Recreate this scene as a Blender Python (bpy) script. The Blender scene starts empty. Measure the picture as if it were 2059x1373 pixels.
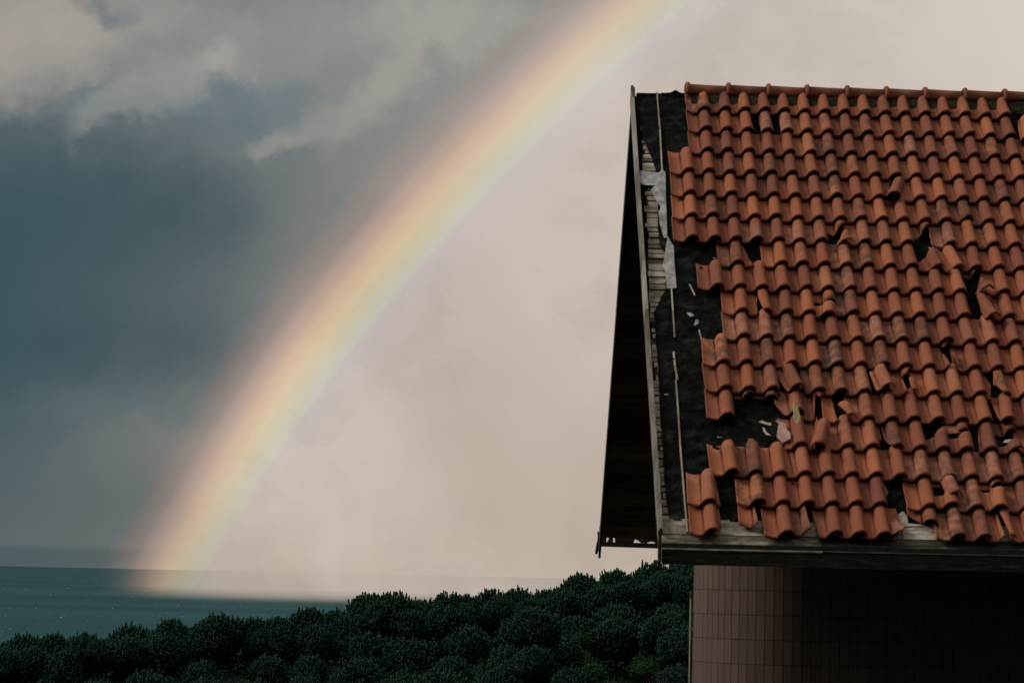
import bpy, bmesh, math, random
from math import radians, degrees, sin, cos, pi, atan2, sqrt, hypot, exp, floor
from mathutils import Vector, Matrix, noise

C = bpy.context.scene
COL = C.collection
R = random.Random(7)

# ------------------------------------------------------------------ camera
W0, H0 = 2059, 1373
LENS = 95.0
FPX = LENS / 36 * W0
ROLL = radians(1.25)
PITCH = radians(4.9527)
EYE = Vector((0, 0, 40.0))
_F = Vector((0, cos(PITCH), sin(PITCH)))
_R0 = Vector((1, 0, 0)); _U0 = _R0.cross(_F)
_Rt = _R0 * cos(ROLL) + _U0 * sin(ROLL)
_Up = _Rt.cross(_F)
cam_data = bpy.data.cameras.new('camera')
cam_data.lens = LENS; cam_data.sensor_width = 36
cam_data.clip_start = 0.5; cam_data.clip_end = 200000
cam_data.dof.use_dof = True; cam_data.dof.focus_distance = 195; cam_data.dof.aperture_fstop = 9
cam = bpy.data.objects.new('camera', cam_data); COL.objects.link(cam)
M = Matrix((_Rt, _Up, -_F)).transposed().to_4x4(); M.translation = EYE
cam.matrix_world = M
C.camera = cam

def pdir(px, py):
    return (_F + _Rt * ((px - W0 / 2) / FPX) + _Up * ((H0 / 2 - py) / FPX)).normalized()
def at(px, py, Y):
    v = pdir(px, py); return EYE + v * (Y / v.y)
def azel(px, py):
    v = pdir(px, py); return degrees(atan2(v.x, v.y)), degrees(math.asin(v.z))
def proj(p):
    q = Vector(p) - EYE; z = q.dot(_F)
    return W0 / 2 + FPX * q.dot(_Rt) / z, H0 / 2 - FPX * q.dot(_Up) / z

# ------------------------------------------------------------------ colour
C.view_settings.view_transform = 'Standard'; C.view_settings.look = 'None'
C.view_settings.gamma = 1; C.view_settings.exposure = 0
C.view_settings.use_curve_mapping = False
def s2l(c):
    return tuple(((x / 255) / 12.92 if x / 255 <= .04045 else ((x / 255 + .055) / 1.055) ** 2.4) for x in c)

# ------------------------------------------------------------------ node helper
class NG:
    def __init__(s, tree): s.t = tree; s.n = tree.nodes; s.l = tree.links
    def node(s, typ, **kw):
        nd = s.n.new(typ)
        for k, v in kw.items(): setattr(nd, k, v)
        return nd
    def put(s, sock, v):
        if isinstance(v, bpy.types.NodeSocket): s.l.new(v, sock)
        elif v is not None:
            if isinstance(v, (tuple, list)) and sock.type == 'RGBA' and len(v) == 3: v = (*v, 1)
            sock.default_value = v
    def m(s, op, a, b=None, c=None, clamp=False):
        nd = s.node('ShaderNodeMath', operation=op, use_clamp=clamp)
        for i, v in enumerate((a, b, c)):
            if v is not None: s.put(nd.inputs[i], v)
        return nd.outputs[0]
    def v(s, op, a, b=None, scale=None):
        nd = s.node('ShaderNodeVectorMath', operation=op)
        s.put(nd.inputs[0], a)
        if b is not None: s.put(nd.inputs[1], b)
        if scale is not None: s.put(nd.inputs['Scale'], scale)
        return nd.outputs['Value'] if op in ('DOT_PRODUCT', 'LENGTH', 'DISTANCE') else nd.outputs['Vector']
    def mr(s, x, a, b, c=0., d=1., smooth=True):
        nd = s.node('ShaderNodeMapRange', interpolation_type='SMOOTHSTEP' if smooth else 'LINEAR')
        nd.clamp = True
        for i, v in enumerate((x, a, b, c, d)): s.put(nd.inputs[i], v)
        return nd.outputs[0]
    def mix(s, f, a, b, blend='MIX'):
        nd = s.node('ShaderNodeMix', data_type='RGBA', blend_type=blend)
        s.put(nd.inputs[0], f); s.put(nd.inputs[6], a); s.put(nd.inputs[7], b)
        return nd.outputs[2]
    def noise(s, vec, scale, detail=4, rough=.55, dist=0., dim='3D'):
        nd = s.node('ShaderNodeTexNoise', noise_dimensions=dim)
        s.put(nd.inputs['Vector'], vec); nd.inputs['Scale'].default_value = scale
        nd.inputs['Detail'].default_value = detail; nd.inputs['Roughness'].default_value = rough
        nd.inputs['Distortion'].default_value = dist
        return nd.outputs
    def xyz(s, vec):
        nd = s.node('ShaderNodeSeparateXYZ'); s.put(nd.inputs[0], vec); return nd.outputs
    def comb(s, x, y, z=0.):
        nd = s.node('ShaderNodeCombineXYZ')
        for i, v in enumerate((x, y, z)): s.put(nd.inputs[i], v)
        return nd.outputs[0]
    def ramp(s, x, stops, interp='LINEAR'):
        nd = s.node('ShaderNodeValToRGB'); cr = nd.color_ramp; cr.interpolation = interp
        while len(cr.elements) < len(stops): cr.elements.new(0.5)
        for e, (p, c) in zip(cr.elements, stops):
            e.position = p; e.color = (*c, 1) if len(c) == 3 else c
        s.put(nd.inputs[0], x); return nd.outputs[0]

# ------------------------------------------------------------------ sky (function of direction only)
BOW_R = 40.0
BOW_AXIS = tuple(Vector((sin(radians(29.3)) * cos(radians(-18.3)), cos(radians(29.3)) * cos(radians(-18.3)), sin(radians(-18.3)))))   # antisolar axis

def az2_(g, P, n):
    return g.m('ADD', g.xyz(P)[0], g.m('MULTIPLY', g.m('SUBTRACT', g.xyz(n)[0], .5), 1.5))

def build_sky_group():
    t = bpy.data.node_groups.new('sky_colour', 'ShaderNodeTree')
    t.interface.new_socket('Direction', in_out='INPUT', socket_type='NodeSocketVector')
    t.interface.new_socket('Color', in_out='OUTPUT', socket_type='NodeSocketColor')
    g = NG(t)
    gi = g.node('NodeGroupInput'); go = g.node('NodeGroupOutput')
    D = g.v('NORMALIZE', gi.outputs[0])
    x, y, z = g.xyz(D)
    az = g.m('MULTIPLY', g.m('ARCTAN2', x, y), 57.2958)
    el = g.m('MULTIPLY', g.m('ARCSINE', z), 57.2958)
    th = g.m('MULTIPLY', g.m('ARCCOSINE', g.v('DOT_PRODUCT', D, BOW_AXIS)), 57.2958)
    s = g.m('ADD', g.m('SUBTRACT', th, BOW_R), g.mr(el, 5, 0, 0, .13))                       # + outside the bow
    P = g.comb(az, el)
    # warped coordinates
    n1 = g.noise(P, .16, 5, .55)['Color']
    n2 = g.noise(P, .75, 6, .6)['Color']
    n3 = g.noise(P, 2.6, 5, .6)['Color']
    w = g.v('ADD', g.v('SCALE', g.v('SUBTRACT', n1, (.5, .5, .5)), scale=2.6),
            g.v('ADD', g.v('SCALE', g.v('SUBTRACT', n2, (.5, .5, .5)), scale=1.7),
                g.v('SCALE', g.v('SUBTRACT', n3, (.5, .5, .5)), scale=.5)))
    PW = g.v('ADD', P, w)
    fine = g.noise(P, .9, 7, .62)[0]
    soft = g.noise(g.v('ADD', P, (31, 7, 3)), .22, 4, .5)[0]
    # --- inside the bow: pale tan
    inside = g.ramp(g.mr(el, -.3, 12.5, smooth=False), [
        (0, s2l((180, 165, 150))), (.08, s2l((184, 169, 154))), (.22, s2l((187, 173, 160))),
        (.5, s2l((191, 178, 166))), (.8, s2l((192, 181, 171))), (1, s2l((198, 188, 178)))])
    inside = g.mix(g.mr(g.noise(g.v('ADD', g.v('MULTIPLY', P, (1, .8, 1)), g.v('SCALE', w, scale=.4)), .16, 3, .45)[0], .33, .66, 0, .75), inside, s2l((210, 198, 187)))
    inside = g.mix(g.mr(g.noise(g.v('ADD', PW, (7, 3, 1)), .38, 5, .55)[0], .46, .68, 0, .38), inside, s2l((172, 162, 154)))
    # brighter top-right
    br = g.m('MULTIPLY', g.mr(az, 2, 11), g.mr(el, 5, 12))
    inside = g.mix(g.m('MULTIPLY', br, .5), inside, s2l((220, 210, 201)))
    # --- outside: grey to dark teal
    so = g.m('ADD', s, g.m('MULTIPLY', g.m('SUBTRACT', soft, .5), 3.0))
    outside = g.ramp(g.mr(so, .4, 12.6, smooth=False), [
        (0, s2l((132, 130, 126))), (.12, s2l((116, 120, 119))), (.28, s2l((96, 106, 109))), (.45, s2l((80, 96, 103))),
        (.7, s2l((67, 89, 96))), (1, s2l((60, 84, 91)))])
    # left edge: deep teal
    le = g.m('MULTIPLY', g.mr(az, -6.5, -11.4), g.m('MULTIPLY', g.mr(el, 9.5, 6.0), g.mr(el, 1.0, 4.0)))
    outside = g.mix(g.m('MULTIPLY', le, .6), outside, s2l((44, 80, 84)))
    vs_ = g.m('MULTIPLY', g.mr(az2_(g, P, n1), -4.3, -6.6), g.m('MULTIPLY', g.mr(el, 9.8, 7.5), g.mr(el, 2.5, 5)))
    outside = g.mix(g.m('MULTIPLY', vs_, .5), outside, s2l((62, 84, 92)))
    # low mist by the horizon
    outside = g.mix(g.mr(el, 3.0, 1.1, 0, .55), outside, s2l((76, 92, 95)))
    # upper cloud deck
    el2 = g.xyz(PW)[1]; az2 = g.xyz(PW)[0]
    edge = g.m('ADD', el2, g.m('MULTIPLY', az2, .22))     # deck comes lower to the right
    deck = g.mr(edge, 5.2, 10.2)
    outside = g.mix(g.m('MULTIPLY', deck, .62), outside, s2l((150, 150, 146)))
    def blob(cx, cy, rx, ry, rot, f0=1.45, f1=.22, warp=1.0):
        a, e = azel(cx, cy)
        vv = g.v('SUBTRACT', PW if warp else P, (a, e, 0))
        nd = g.node('ShaderNodeVectorRotate', rotation_type='Z_AXIS')
        g.put(nd.inputs['Vector'], vv); nd.inputs['Angle'].default_value = -radians(rot)
        q = g.v('MULTIPLY', nd.outputs[0], (94.8 / rx, 94.8 / ry, 0))
        return g.mr(g.v('LENGTH', q), f0, f1)
    def lay(base, col, amt, *b, tex=.6, **k):
        f = g.m('MULTIPLY', blob(*b, **k), g.mr(fine, .25, .75, 1 - tex, 1.0))
        return g.mix(g.m('MULTIPLY', f, amt), base, s2l(col))
    o = outside
    o = lay(o, (84, 107, 122), .8, 450, 225, 150, 75, 15)
    o = lay(o, (112, 126, 128), .8, 500, 90, 120, 110, 60)
    o = lay(o, (160, 154, 148), 1.0, 50, 100, 260, 135, 8, tex=.3)
    o = lay(o, (150, 148, 143), .85, 330, 40, 260, 55, 0)
    o = lay(o, (166, 160, 152), .85, 70, 45, 160, 90, 0, tex=.3)
    o = lay(o, (78, 100, 115), .6, 205, 25, 60, 34, 0)
    o = lay(o, (84, 105, 119), .9, 190, 215, 90, 36, 35)
    o = lay(o, (146, 148, 144), 1.0, 345, 165, 175, 50, 24, tex=.35)
    o = lay(o, (162, 158, 152), 1.0, 435, 118, 70, 44, 20, tex=.25)
    o = lay(o, (146, 147, 143), .9, 265, 215, 150, 44, 30, tex=.3)
    o = lay(o, (120, 130, 130), .8, 300, 225, 160, 42, 10)
    o = lay(o, (150, 147, 144), .8, 640, 70, 200, 110, 10)
    o = lay(o, (118, 126, 130), .75, 600, 190, 120, 60, 40)
    o = lay(o, (162, 158, 150), .95, 770, 165, 170, 55, 48, tex=.4)
    o = lay(o, (150, 148, 143), .65, 640, 262, 130, 32, 28, tex=.4)
    o = lay(o, (146, 145, 143), .75, 532, 300, 62, 30, 6, tex=.3)
    o = lay(o, (170, 166, 158), .8, 900, 40, 190, 70, 5, tex=.4)
    o = lay(o, (140, 138, 134), .6, 820, 300, 170, 60, 45)
    o = lay(o, (92, 107, 110), .75, 260, 800, 230, 46, 4)
    o = lay(o, (116, 118, 116), .85, 318, 830, 52, 22, 0, tex=.3)
    o = lay(o, (60, 84, 90), .6, 240, 440, 260, 110, 0)
    o = lay(o, (54, 78, 86), .5, 270, 690, 260, 80, 0)
    # faint darker veil of far rain just over the horizon, left of the bow
    veil = g.m('MULTIPLY', g.mr(el, .46, .30), g.mr(az, -5.5, -8.5))
    o = g.mix(g.m('MULTIPLY', veil, .42), o, s2l((52, 77, 82)))
    # --- blend across the bow
    base = g.mix(g.mr(g.m('MULTIPLY', s, g.mr(el, 0, 6.5, 1.05, 1.0)), 1.55, -.7), o, inside)
    up = g.mr(el, 8.5, 13)
    q = lambda v: (v + 1.3) / 3.5
    sn = g.m('MULTIPLY', s, g.mr(el, 0, 6.5, 1.10, 1.0))
    f = g.mr(sn, -1.3, 2.2, smooth=False)
    bow = g.ramp(f, [(q(-.50), (0, 0, 0)), (q(-.30), (.035, .075, .02)), (q(-.14), (.085, .115, .022)), (q(.02), (.145, .125, .018)), (q(.25), (.245, .150, .016)),
        (q(.48), (.27, .125, .022)), (q(.82), (.185, .070, .030)), (q(1.2), (.075, .027, .012)), (q(1.9), (0, 0, 0))], 'EASE')
    lav = g.ramp(f, [(q(-1.3), (0, 0, 0)), (q(-1.0), (.012, .007, .030)), (q(-.68), (.022, .018, .064)), (q(-.42), (.016, .036, .068)), (q(-.1), (0, 0, 0))], 'EASE')
    bow = g.v('ADD', bow, g.v('SCALE', lav, scale=g.mr(el, 1.0, 5.0, .2, 1)))
    k = g.mr(el, -.6, 4.5, .72, .97)
    k = g.m('MULTIPLY', k, g.mr(el, 7, 12, 1, .75))
    k = g.m('MULTIPLY', k, g.mr(el, 14, 24, 1, 0))
    bow = g.mix(1.0, (0, 0, 0), g.v('SCALE', bow, scale=k), 'ADD')
    vis = g.mix(1.0, base, bow, 'ADD')
    # mottled rain streaks
    st = g.noise(g.comb(g.m('MULTIPLY', az, 1.6), g.m('MULTIPLY', el, .12)), 1.0, 3, .5)[0]
    vis = g.v('SCALE', vis, scale=g.mr(st, .2, .8, .988, 1.012, smooth=False))
    # --- the rest of the sky: grey deck, bright high up, dark low behind the viewer
    c = pdir(1030, 600)
    off = g.m('MULTIPLY', g.m('ARCCOSINE', g.v('DOT_PRODUCT', D, tuple(c))), 57.2958)
    deckl = g.ramp(g.mr(el, -2, 80, smooth=False), [
        (0, (.012, .014, .016)), (.18, (.014, .016, .018)), (.34, (.05, .052, .054)), (.52, (.34, .33, .31)), (.75, (.74, .70, .65)), (1, (.88, .83, .76))])
    left = g.m('MULTIPLY', g.mr(g.v('DOT_PRODUCT', D, (-.94, .34, .05)), .55, .95), g.m('MULTIPLY', g.mr(el, -1, 6), g.mr(el, 40, 20)))
    deckl = g.mix(1.0, deckl, g.v('SCALE', (.46, .43, .41), scale=left), 'ADD')
    cn = g.noise(D, 2.2, 6, .55)[0]
    deckl = g.v('SCALE', deckl, scale=g.mr(cn, .3, .7, .75, 1.2))
    out = g.mix(g.mr(off, 17, 34), vis, deckl)
    out = g.mix(g.mr(el, -1.2, -4), out, (.012, .018, .018))
    g.l.new(out, go.inputs[0])
    return t
SKY = build_sky_group()
SUN_EL, SUN_AZ = radians(43), radians(272)     # azimuth clockwise from +Y: behind the viewer, to the left
world = bpy.data.worlds.new('World'); C.world = world; world.use_nodes = True
g = NG(world.node_tree); g.n.clear()
tc = g.node('ShaderNodeTexCoord')
grp = g.node('ShaderNodeGroup'); grp.node_tree = SKY
g.l.new(tc.outputs['Generated'], grp.inputs[0])
ns = g.node('ShaderNodeTexSky', sky_type='NISHITA'); ns.sun_disc = False
ns.sun_elevation = SUN_EL; ns.sun_rotation = SUN_AZ; ns.dust_density = 3
bgn = g.node('ShaderNodeBackground'); g.l.new(ns.outputs[0], bgn.inputs[0]); bgn.inputs[1].default_value = .05
# clear sky shows only through the high deck
bgc = g.node('ShaderNodeBackground'); g.l.new(grp.outputs[0], bgc.inputs[0]); bgc.inputs[1].default_value = 1.0
dz = g.xyz(tc.outputs['Generated'])[2]
mx = g.node('ShaderNodeMixShader'); g.put(mx.inputs[0], g.mr(dz, .45, .9, 0, .3))
g.l.new(bgc.outputs[0], mx.inputs[1]); g.l.new(bgn.outputs[0], mx.inputs[2])
wo = g.node('ShaderNodeOutputWorld'); g.l.new(mx.outputs[0], wo.inputs[0])
world.cycles.sampling_method = 'MANUAL'; world.cycles.sample_map_resolution = 1024

sd = bpy.data.lights.new('sun', 'SUN'); sd.energy = 1.7; sd.angle = radians(22); sd.color = (1, .93, .84)
sun = bpy.data.objects.new('sun', sd); COL.objects.link(sun)
sv = Vector((sin(SUN_AZ) * cos(SUN_EL), cos(SUN_AZ) * cos(SUN_EL), sin(SUN_EL)))
sun.rotation_euler = sv.to_track_quat('Z', 'Y').to_euler(); sun.location = (0, -20, 90)

C.cycles.volume_step_rate = 1.0; C.cycles.volume_max_steps = 64
C.cycles.max_bounces = 6

# ------------------------------------------------------------------ mesh helpers
class MB:
    def __init__(s): s.v = []; s.f = []; s.a = []; s.sm = []
    def add(s, verts, faces, attr=(0, 0, 0), smooth=False):
        o = len(s.v)
        s.v += [tuple(p) for p in verts]
        s.f += [tuple(i + o for i in q) for q in faces]
        if isinstance(attr, list): s.a += attr
        else: s.a += [attr] * len(verts)
        s.sm += [smooth] * len(faces)
        return s
    def box(s, o, ex, ey, ez, attr=(0, 0, 0)):
        o = Vector(o); ex = Vector(ex); ey = Vector(ey); ez = Vector(ez)
        v = [o, o + ex, o + ex + ey, o + ey, o + ez, o + ex + ez, o + ex + ey + ez, o + ey + ez]
        return s.add(v, [(0, 3, 2, 1), (4, 5, 6, 7), (0, 1, 5, 4), (1, 2, 6, 5), (2, 3, 7, 6), (3, 0, 4, 7)], attr)
    def prism(s, poly, d, attr=(0, 0, 0)):
        n = len(poly); d = Vector(d)
        v = [Vector(p) for p in poly] + [Vector(p) + d for p in poly]
        f = [tuple(range(n - 1, -1, -1)), tuple(range(n, 2 * n))] + [(i, (i + 1) % n, n + (i + 1) % n, n + i) for i in range(n)]
        return s.add(v, f, attr)
    def tube(s, pts, rads, n=6, attr=(0, 0, 0)):
        pts = [Vector(p) for p in pts]; vs = []; fs = []
        for i, p in enumerate(pts):
            d = (pts[min(i + 1, len(pts) - 1)] - pts[max(i - 1, 0)]).normalized()
            a = d.orthogonal().normalized(); b = d.cross(a); r = rads[i]
            for k in range(n):
                vs.append(p + a * (r * cos(2 * pi * k / n)) + b * (r * sin(2 * pi * k / n)))
        for i in range(len(pts) - 1):
            for k in range(n):
                fs.append((i * n + k, i * n + (k + 1) % n, (i + 1) * n + (k + 1) % n, (i + 1) * n + k))
        fs.append(tuple(range(n - 1, -1, -1))); fs.append(tuple((len(pts) - 1) * n + k for k in range(n)))
        return s.add(vs, fs, attr, True)
    def build(s, name, mat, parent=None, origin=None):
        me = bpy.data.meshes.new(name)
        vs = s.v
        if origin is not None:
            ox, oy, oz = origin; vs = [(a - ox, b - oy, c - oz) for a, b, c in vs]
        me.from_pydata(vs, [], s.f)
        at_ = me.attributes.new('tone', 'FLOAT_VECTOR', 'POINT')
        at_.data.foreach_set('vector', [c for a in s.a for c in a])
        me.polygons.foreach_set('use_smooth', s.sm)
        me.materials.append(mat); me.update()
        o = bpy.data.objects.new(name, me); COL.objects.link(o)
        if origin is not None: o.location = origin
        if parent is not None:
            o.parent = parent
            pw = Vector((0, 0, 0)); q = parent
            while q is not None: pw = pw + q.location; q = q.parent
            o.location = o.location - pw
        return o
def empty(name, loc):
    o = bpy.data.objects.new(name, None); o.location = loc; o.empty_display_size = .3
    COL.objects.link(o); return o
def tag(o, label=None, cat=None, group=None, kind=None):
    if label: o['label'] = label
    if cat: o['category'] = cat
    if group: o['group'] = group
    if kind: o['kind'] = kind
    return o

# ------------------------------------------------------------------ materials
def mat(name, fn, rough=.8, spec=.3):
    m = bpy.data.materials.new(name); m.use_nodes = True
    g = NG(m.node_tree); g.n.clear()
    out = g.node('ShaderNodeOutputMaterial'); b = g.node('ShaderNodeBsdfPrincipled')
    b.inputs['Roughness'].default_value = rough
    b.inputs['Specular IOR Level'].default_value = spec
    g.l.new(b.outputs[0], out.inputs[0])
    tcn = g.node('ShaderNodeTexCoord')
    ta = g.node('ShaderNodeAttribute', attribute_name='tone')
    geo = g.node('ShaderNodeNewGeometry')
    fn(g, b, tcn, ta, geo, out)
    return m
def bump(g, b, h, strength=.5, dist=.01):
    n = g.node('ShaderNodeBump'); n.inputs['Strength'].default_value = strength; n.inputs['Distance'].default_value = dist
    g.put(n.inputs['Height'], h); g.l.new(n.outputs[0], b.inputs['Normal'])

def f_tile(g, b, tc, ta, geo, out):
    P = geo.outputs['Position']
    t = g.xyz(ta.outputs['Vector'])
    rnd = g.noise(P, 1.6, 3)[0]
    c = g.ramp(g.m('ADD', g.m('MULTIPLY', t[0], .75), g.m('MULTIPLY', rnd, .25)), [
        (0, (.170, .055, .033)), (.35, (.235, .073, .037)), (.6, (.315, .097, .043)), (.85, (.40, .130, .053)), (1, (.45, .17, .08))])
    n = g.noise(P, 26, 6, .65)[0]
    c = g.mix(g.mr(n, .45, .75, 0, .35), c, (.21, .082, .052))
    # pale lime bloom
    n2 = g.noise(P, 11, 6, .7)[0]
    pale = g.m('MULTIPLY', g.m('ADD', g.m('MULTIPLY', t[1], .62), .03), g.mr(n2, .38, .66))
    c = g.mix(pale, c, (.46, .27, .20))
    n5 = g.noise(P, 60, 3, .7)[0]
    c = g.mix(g.mr(n5, .67, .76, 0, .16), c, (.46, .30, .23))
    # dark lichen specks
    n3 = g.noise(P, 34, 5, .75)[0]
    thr = g.m('SUBTRACT', .74, g.m('MULTIPLY', g.m('MINIMUM', t[2], .8), .12))
    c = g.mix(g.m('MULTIPLY', g.mr(n3, thr, g.m('ADD', thr, .05)), .85), c, (.035, .030, .022))
    n6 = g.noise(P, 9, 5, .65)[0]
    c = g.mix(g.m('MULTIPLY', g.mr(n6, .42, .6), g.m('MULTIPLY', t[2], .5, clamp=True)), c, (.075, .055, .038))
    n4 = g.noise(P, 3.2, 4, .6)[0]
    c = g.mix(g.mr(n4, .52, .75, 0, .35), c, (.20, .075, .045))
    g.put(b.inputs['Base Color'], c)
    bump(g, b, g.m('ADD', n, g.m('MULTIPLY', n3, .5)), .5, .004)
M_TILE = mat('clay_tile', f_tile, .82, .25)

def f_felt(g, b, tc, ta, geo, out):
    P = geo.outputs['Position']
    n = g.noise(P, 7, 6, .6)[0]; n2 = g.noise(P, 40, 4, .7)[0]
    c = g.ramp(n, [(.3, (.002, .0025, .002)), (.5, (.005, .006, .0055)), (.62, (.014, .018, .017)), (.78, (.045, .056, .054))])  # pale bluish stops paint streaky fold highlights into the felt colour
    c = g.mix(g.mr(n2, .68, .8, 0, .5), c, (.06, .07, .07))
    g.put(b.inputs['Base Color'], c)
    bump(g, b, g.m('ADD', n, g.m('MULTIPLY', n2, .25)), 1.0, .06)
M_FELT = mat('bitumen_felt', f_felt, .8, .05)

def wood(name, cols, scale=(1, 1, 1), rough=.85, moss=0.):
    def f(g, b, tc, ta, geo, out):
        P = g.v('MULTIPLY', geo.outputs['Position'], scale)
        t = g.xyz(ta.outputs['Vector'])
        n = g.noise(P, 6, 6, .65, .4)[0]
        x = g.m('ADD', n, g.m('MULTIPLY', g.m('SUBTRACT', t[0], .5), .35))
        c = g.ramp(x, [(.28, cols[0]), (.48, cols[1]), (.62, cols[2]), (.78, cols[3])])
        n2 = g.noise(P, 25, 5, .7)[0]
        c = g.mix(g.mr(n2, .58, .7, 0, .6), c, cols[0])
        if moss:
            n3 = g.noise(geo.outputs['Position'], 3.5, 5, .6)[0]
            c = g.mix(g.mr(n3, .5, .62, 0, moss), c, (.035, .05, .022))
        g.put(b.inputs['Base Color'], c)
        bump(g, b, g.m('ADD', n, n2), .5, .006)
    return mat(name, f, rough, .2)
M_DECK = wood('weathered_sheathing', [(.07, .06, .04), (.26, .23, .175), (.45, .40, .32), (.62, .57, .49)], (.6, 2.4, 2.4), moss=.3)
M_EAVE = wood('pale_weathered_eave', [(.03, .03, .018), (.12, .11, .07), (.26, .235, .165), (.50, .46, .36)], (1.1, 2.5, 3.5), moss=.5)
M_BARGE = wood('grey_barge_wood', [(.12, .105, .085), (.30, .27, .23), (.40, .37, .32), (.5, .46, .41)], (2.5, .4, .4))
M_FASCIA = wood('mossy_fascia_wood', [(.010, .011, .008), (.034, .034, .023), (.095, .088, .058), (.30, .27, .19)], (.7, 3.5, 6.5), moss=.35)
M_SOFFIT = wood('dark_soffit_boards', [(.05, .034, .014), (.13, .09, .035), (.19, .13, .05), (.28, .2, .08)], (.4, 2, 2))
M_BATTEN = wood('pale_batten', [(.16, .13, .09), (.34, .30, .22), (.45, .40, .30), (.55, .5, .4)], (2, .5, .5))
M_SPLINT = wood('fresh_wood', [(.42, .30, .13), (.62, .48, .23), (.72, .58, .32), (.8, .7, .45)], (2, .5, .5))
def f_plain(c, c2, sc=8, bd=.01):
    def f(g, b, tc, ta, geo, out):
        n = g.noise(geo.outputs['Position'], sc, 6, .65)[0]
        g.put(b.inputs['Base Color'], g.mix(g.mr(n, .35, .68), c, c2))
        bump(g, b, n, .5, bd)
    return f
M_FLASH = mat('torn_pale_membrane', f_plain((.24, .24, .23), (.50, .50, .49), 12, .03), .5, .4)
M_MORTAR = mat('ridge_mortar', f_plain((.016, .017, .009), (.055, .05, .032), 14, .01), .95, .1)
M_RIDGE = M_TILE
M_METAL = mat('dark_metal', f_plain((.02, .022, .022), (.05, .05, .045), 20, .002), .6, .4)
M_PIPE = mat('olive_pipe', f_plain((.12, .12, .07), (.20, .19, .12), 20, .002), .6, .4)
M_PINK = mat('pink_clay_break', f_plain((.42, .24, .20), (.55, .36, .31), 20, .006), .9, .1)
M_BONE = mat('pale_debris', f_plain((.35, .31, .22), (.62, .58, .48), 30, .006), .9, .1)

def f_wall(g, b, tc, ta, geo, out):
    t = g.xyz(ta.outputs['Vector'])
    n = g.noise(geo.outputs['Position'], 5, 6, .6)[0]
    c = g.ramp(t[0], [(0, (.118, .076, .057)), (.5, (.135, .087, .066)), (1, (.155, .10, .077))])
    c = g.mix(g.mr(n, .45, .75, 0, .4), c, (.13, .085, .065))
    g.put(b.inputs['Base Color'], c); bump(g, b, n, .2, .004)
M_WALL = mat('brown_wall_tile', f_wall, .5, .4)
M_GROUT = mat('dark_grout', f_plain((.065, .04, .03), (.09, .058, .045), 20, .002), .9, .1)

def f_needle(g, b, tc, ta, geo, out):
    oi = g.node('ShaderNodeObjectInfo')
    t = g.xyz(ta.outputs['Vector'])
    c = g.mix(oi.outputs['Random'], (.003, .024, .014), (.007, .030, .014))
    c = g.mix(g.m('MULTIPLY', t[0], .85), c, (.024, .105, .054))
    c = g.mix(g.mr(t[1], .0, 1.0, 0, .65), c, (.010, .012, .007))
    g.put(b.inputs['Base Color'], c)
M_NEEDLE = mat('pine_needles', f_needle, .75, .2)
M_BARK = mat('pine_bark', f_plain((.035, .025, .018), (.075, .055, .04), 6, .02), .95, .1)
def f_leaf(g, b, tc, ta, geo, out):
    t = g.xyz(ta.outputs['Vector'])
    c = g.ramp(t[0], [(0, (.004, .018, .009)), (.5, (.009, .036, .014)), (.85, (.024, .062, .016)), (1, (.06, .11, .05))])
    g.put(b.inputs['Base Color'], c)
M_LEAF = mat('broad_leaves', f_leaf, .8, .05)
def f_leaf2(g, b, tc, ta, geo, out):
    t = g.xyz(ta.outputs['Vector'])
    c = g.ramp(t[0], [(0, (.005, .017, .012)), (.6, (.011, .028, .021)), (1, (.08, .12, .095))])
    g.put(b.inputs['Base Color'], c)
M_LEAF_GREY = mat('greyish_leaves', f_leaf2, .8, .05)
M_GROUND = mat('hill_soil', f_plain((.003, .010, .005), (.007, .018, .008), .6, .3), .95, .1)
M_FOAM = mat('foam', lambda g, b, *a: g.put(b.inputs['Base Color'], (.9, .92, .92)), .6, .3)
M_BIRD = mat('dark_feathers', lambda g, b, *a: g.put(b.inputs['Base Color'], (.03, .03, .03)), .7, .3)

def f_sea(g, b, tc, ta, geo, out):
    P = geo.outputs['Position']
    q = g.v('MULTIPLY', P, (1, .35, 1))
    n1 = g.noise(q, .02, 5, .6)[0]; n2 = g.noise(q, .10, 6, .65)[0]
    big = g.noise(g.v('MULTIPLY', P, (.25, 1, 1)), .0016, 4, .55)[0]
    c = g.mix(g.mr(big, .35, .65), (.012, .058, .066), (.022, .082, .088))
    c = g.mix(g.mr(n2, .45, .7, 0, .30), c, (.03, .085, .09))
    # broken wave faces: mostly the water's own colour, a little mirror
    df = g.node('ShaderNodeBsdfDiffuse'); g.put(df.inputs[0], c)
    gl = g.node('ShaderNodeBsdfGlossy'); gl.inputs['Roughness'].default_value = .35; gl.inputs[0].default_value = (.8, .95, 1, 1)
    mx = g.node('ShaderNodeMixShader'); mx.inputs[0].default_value = .07
    g.l.new(df.outputs[0], mx.inputs[1]); g.l.new(gl.outputs[0], mx.inputs[2])
    bn = g.node('ShaderNodeBump'); bn.inputs['Strength'].default_value = 1.0; bn.inputs['Distance'].default_value = 3.0
    g.put(bn.inputs['Height'], g.m('ADD', g.m('MULTIPLY', n1, 1.4), n2))
    g.l.new(bn.outputs[0], df.inputs['Normal']); g.l.new(bn.outputs[0], gl.inputs['Normal'])
    g.l.new(mx.outputs[0], out.inputs[0])
M_SEA = mat('teal_sea', f_sea, .5, .08)

# ------------------------------------------------------------------ sea, rain, terrain
mb = MB()
mb.add([(-60000, -500, 0), (60000, -500, 0), (60000, 90000, 0), (-60000, 90000, 0)], [(0, 1, 2, 3)])
tag(mb.build('sea', M_SEA), kind='structure')

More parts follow.
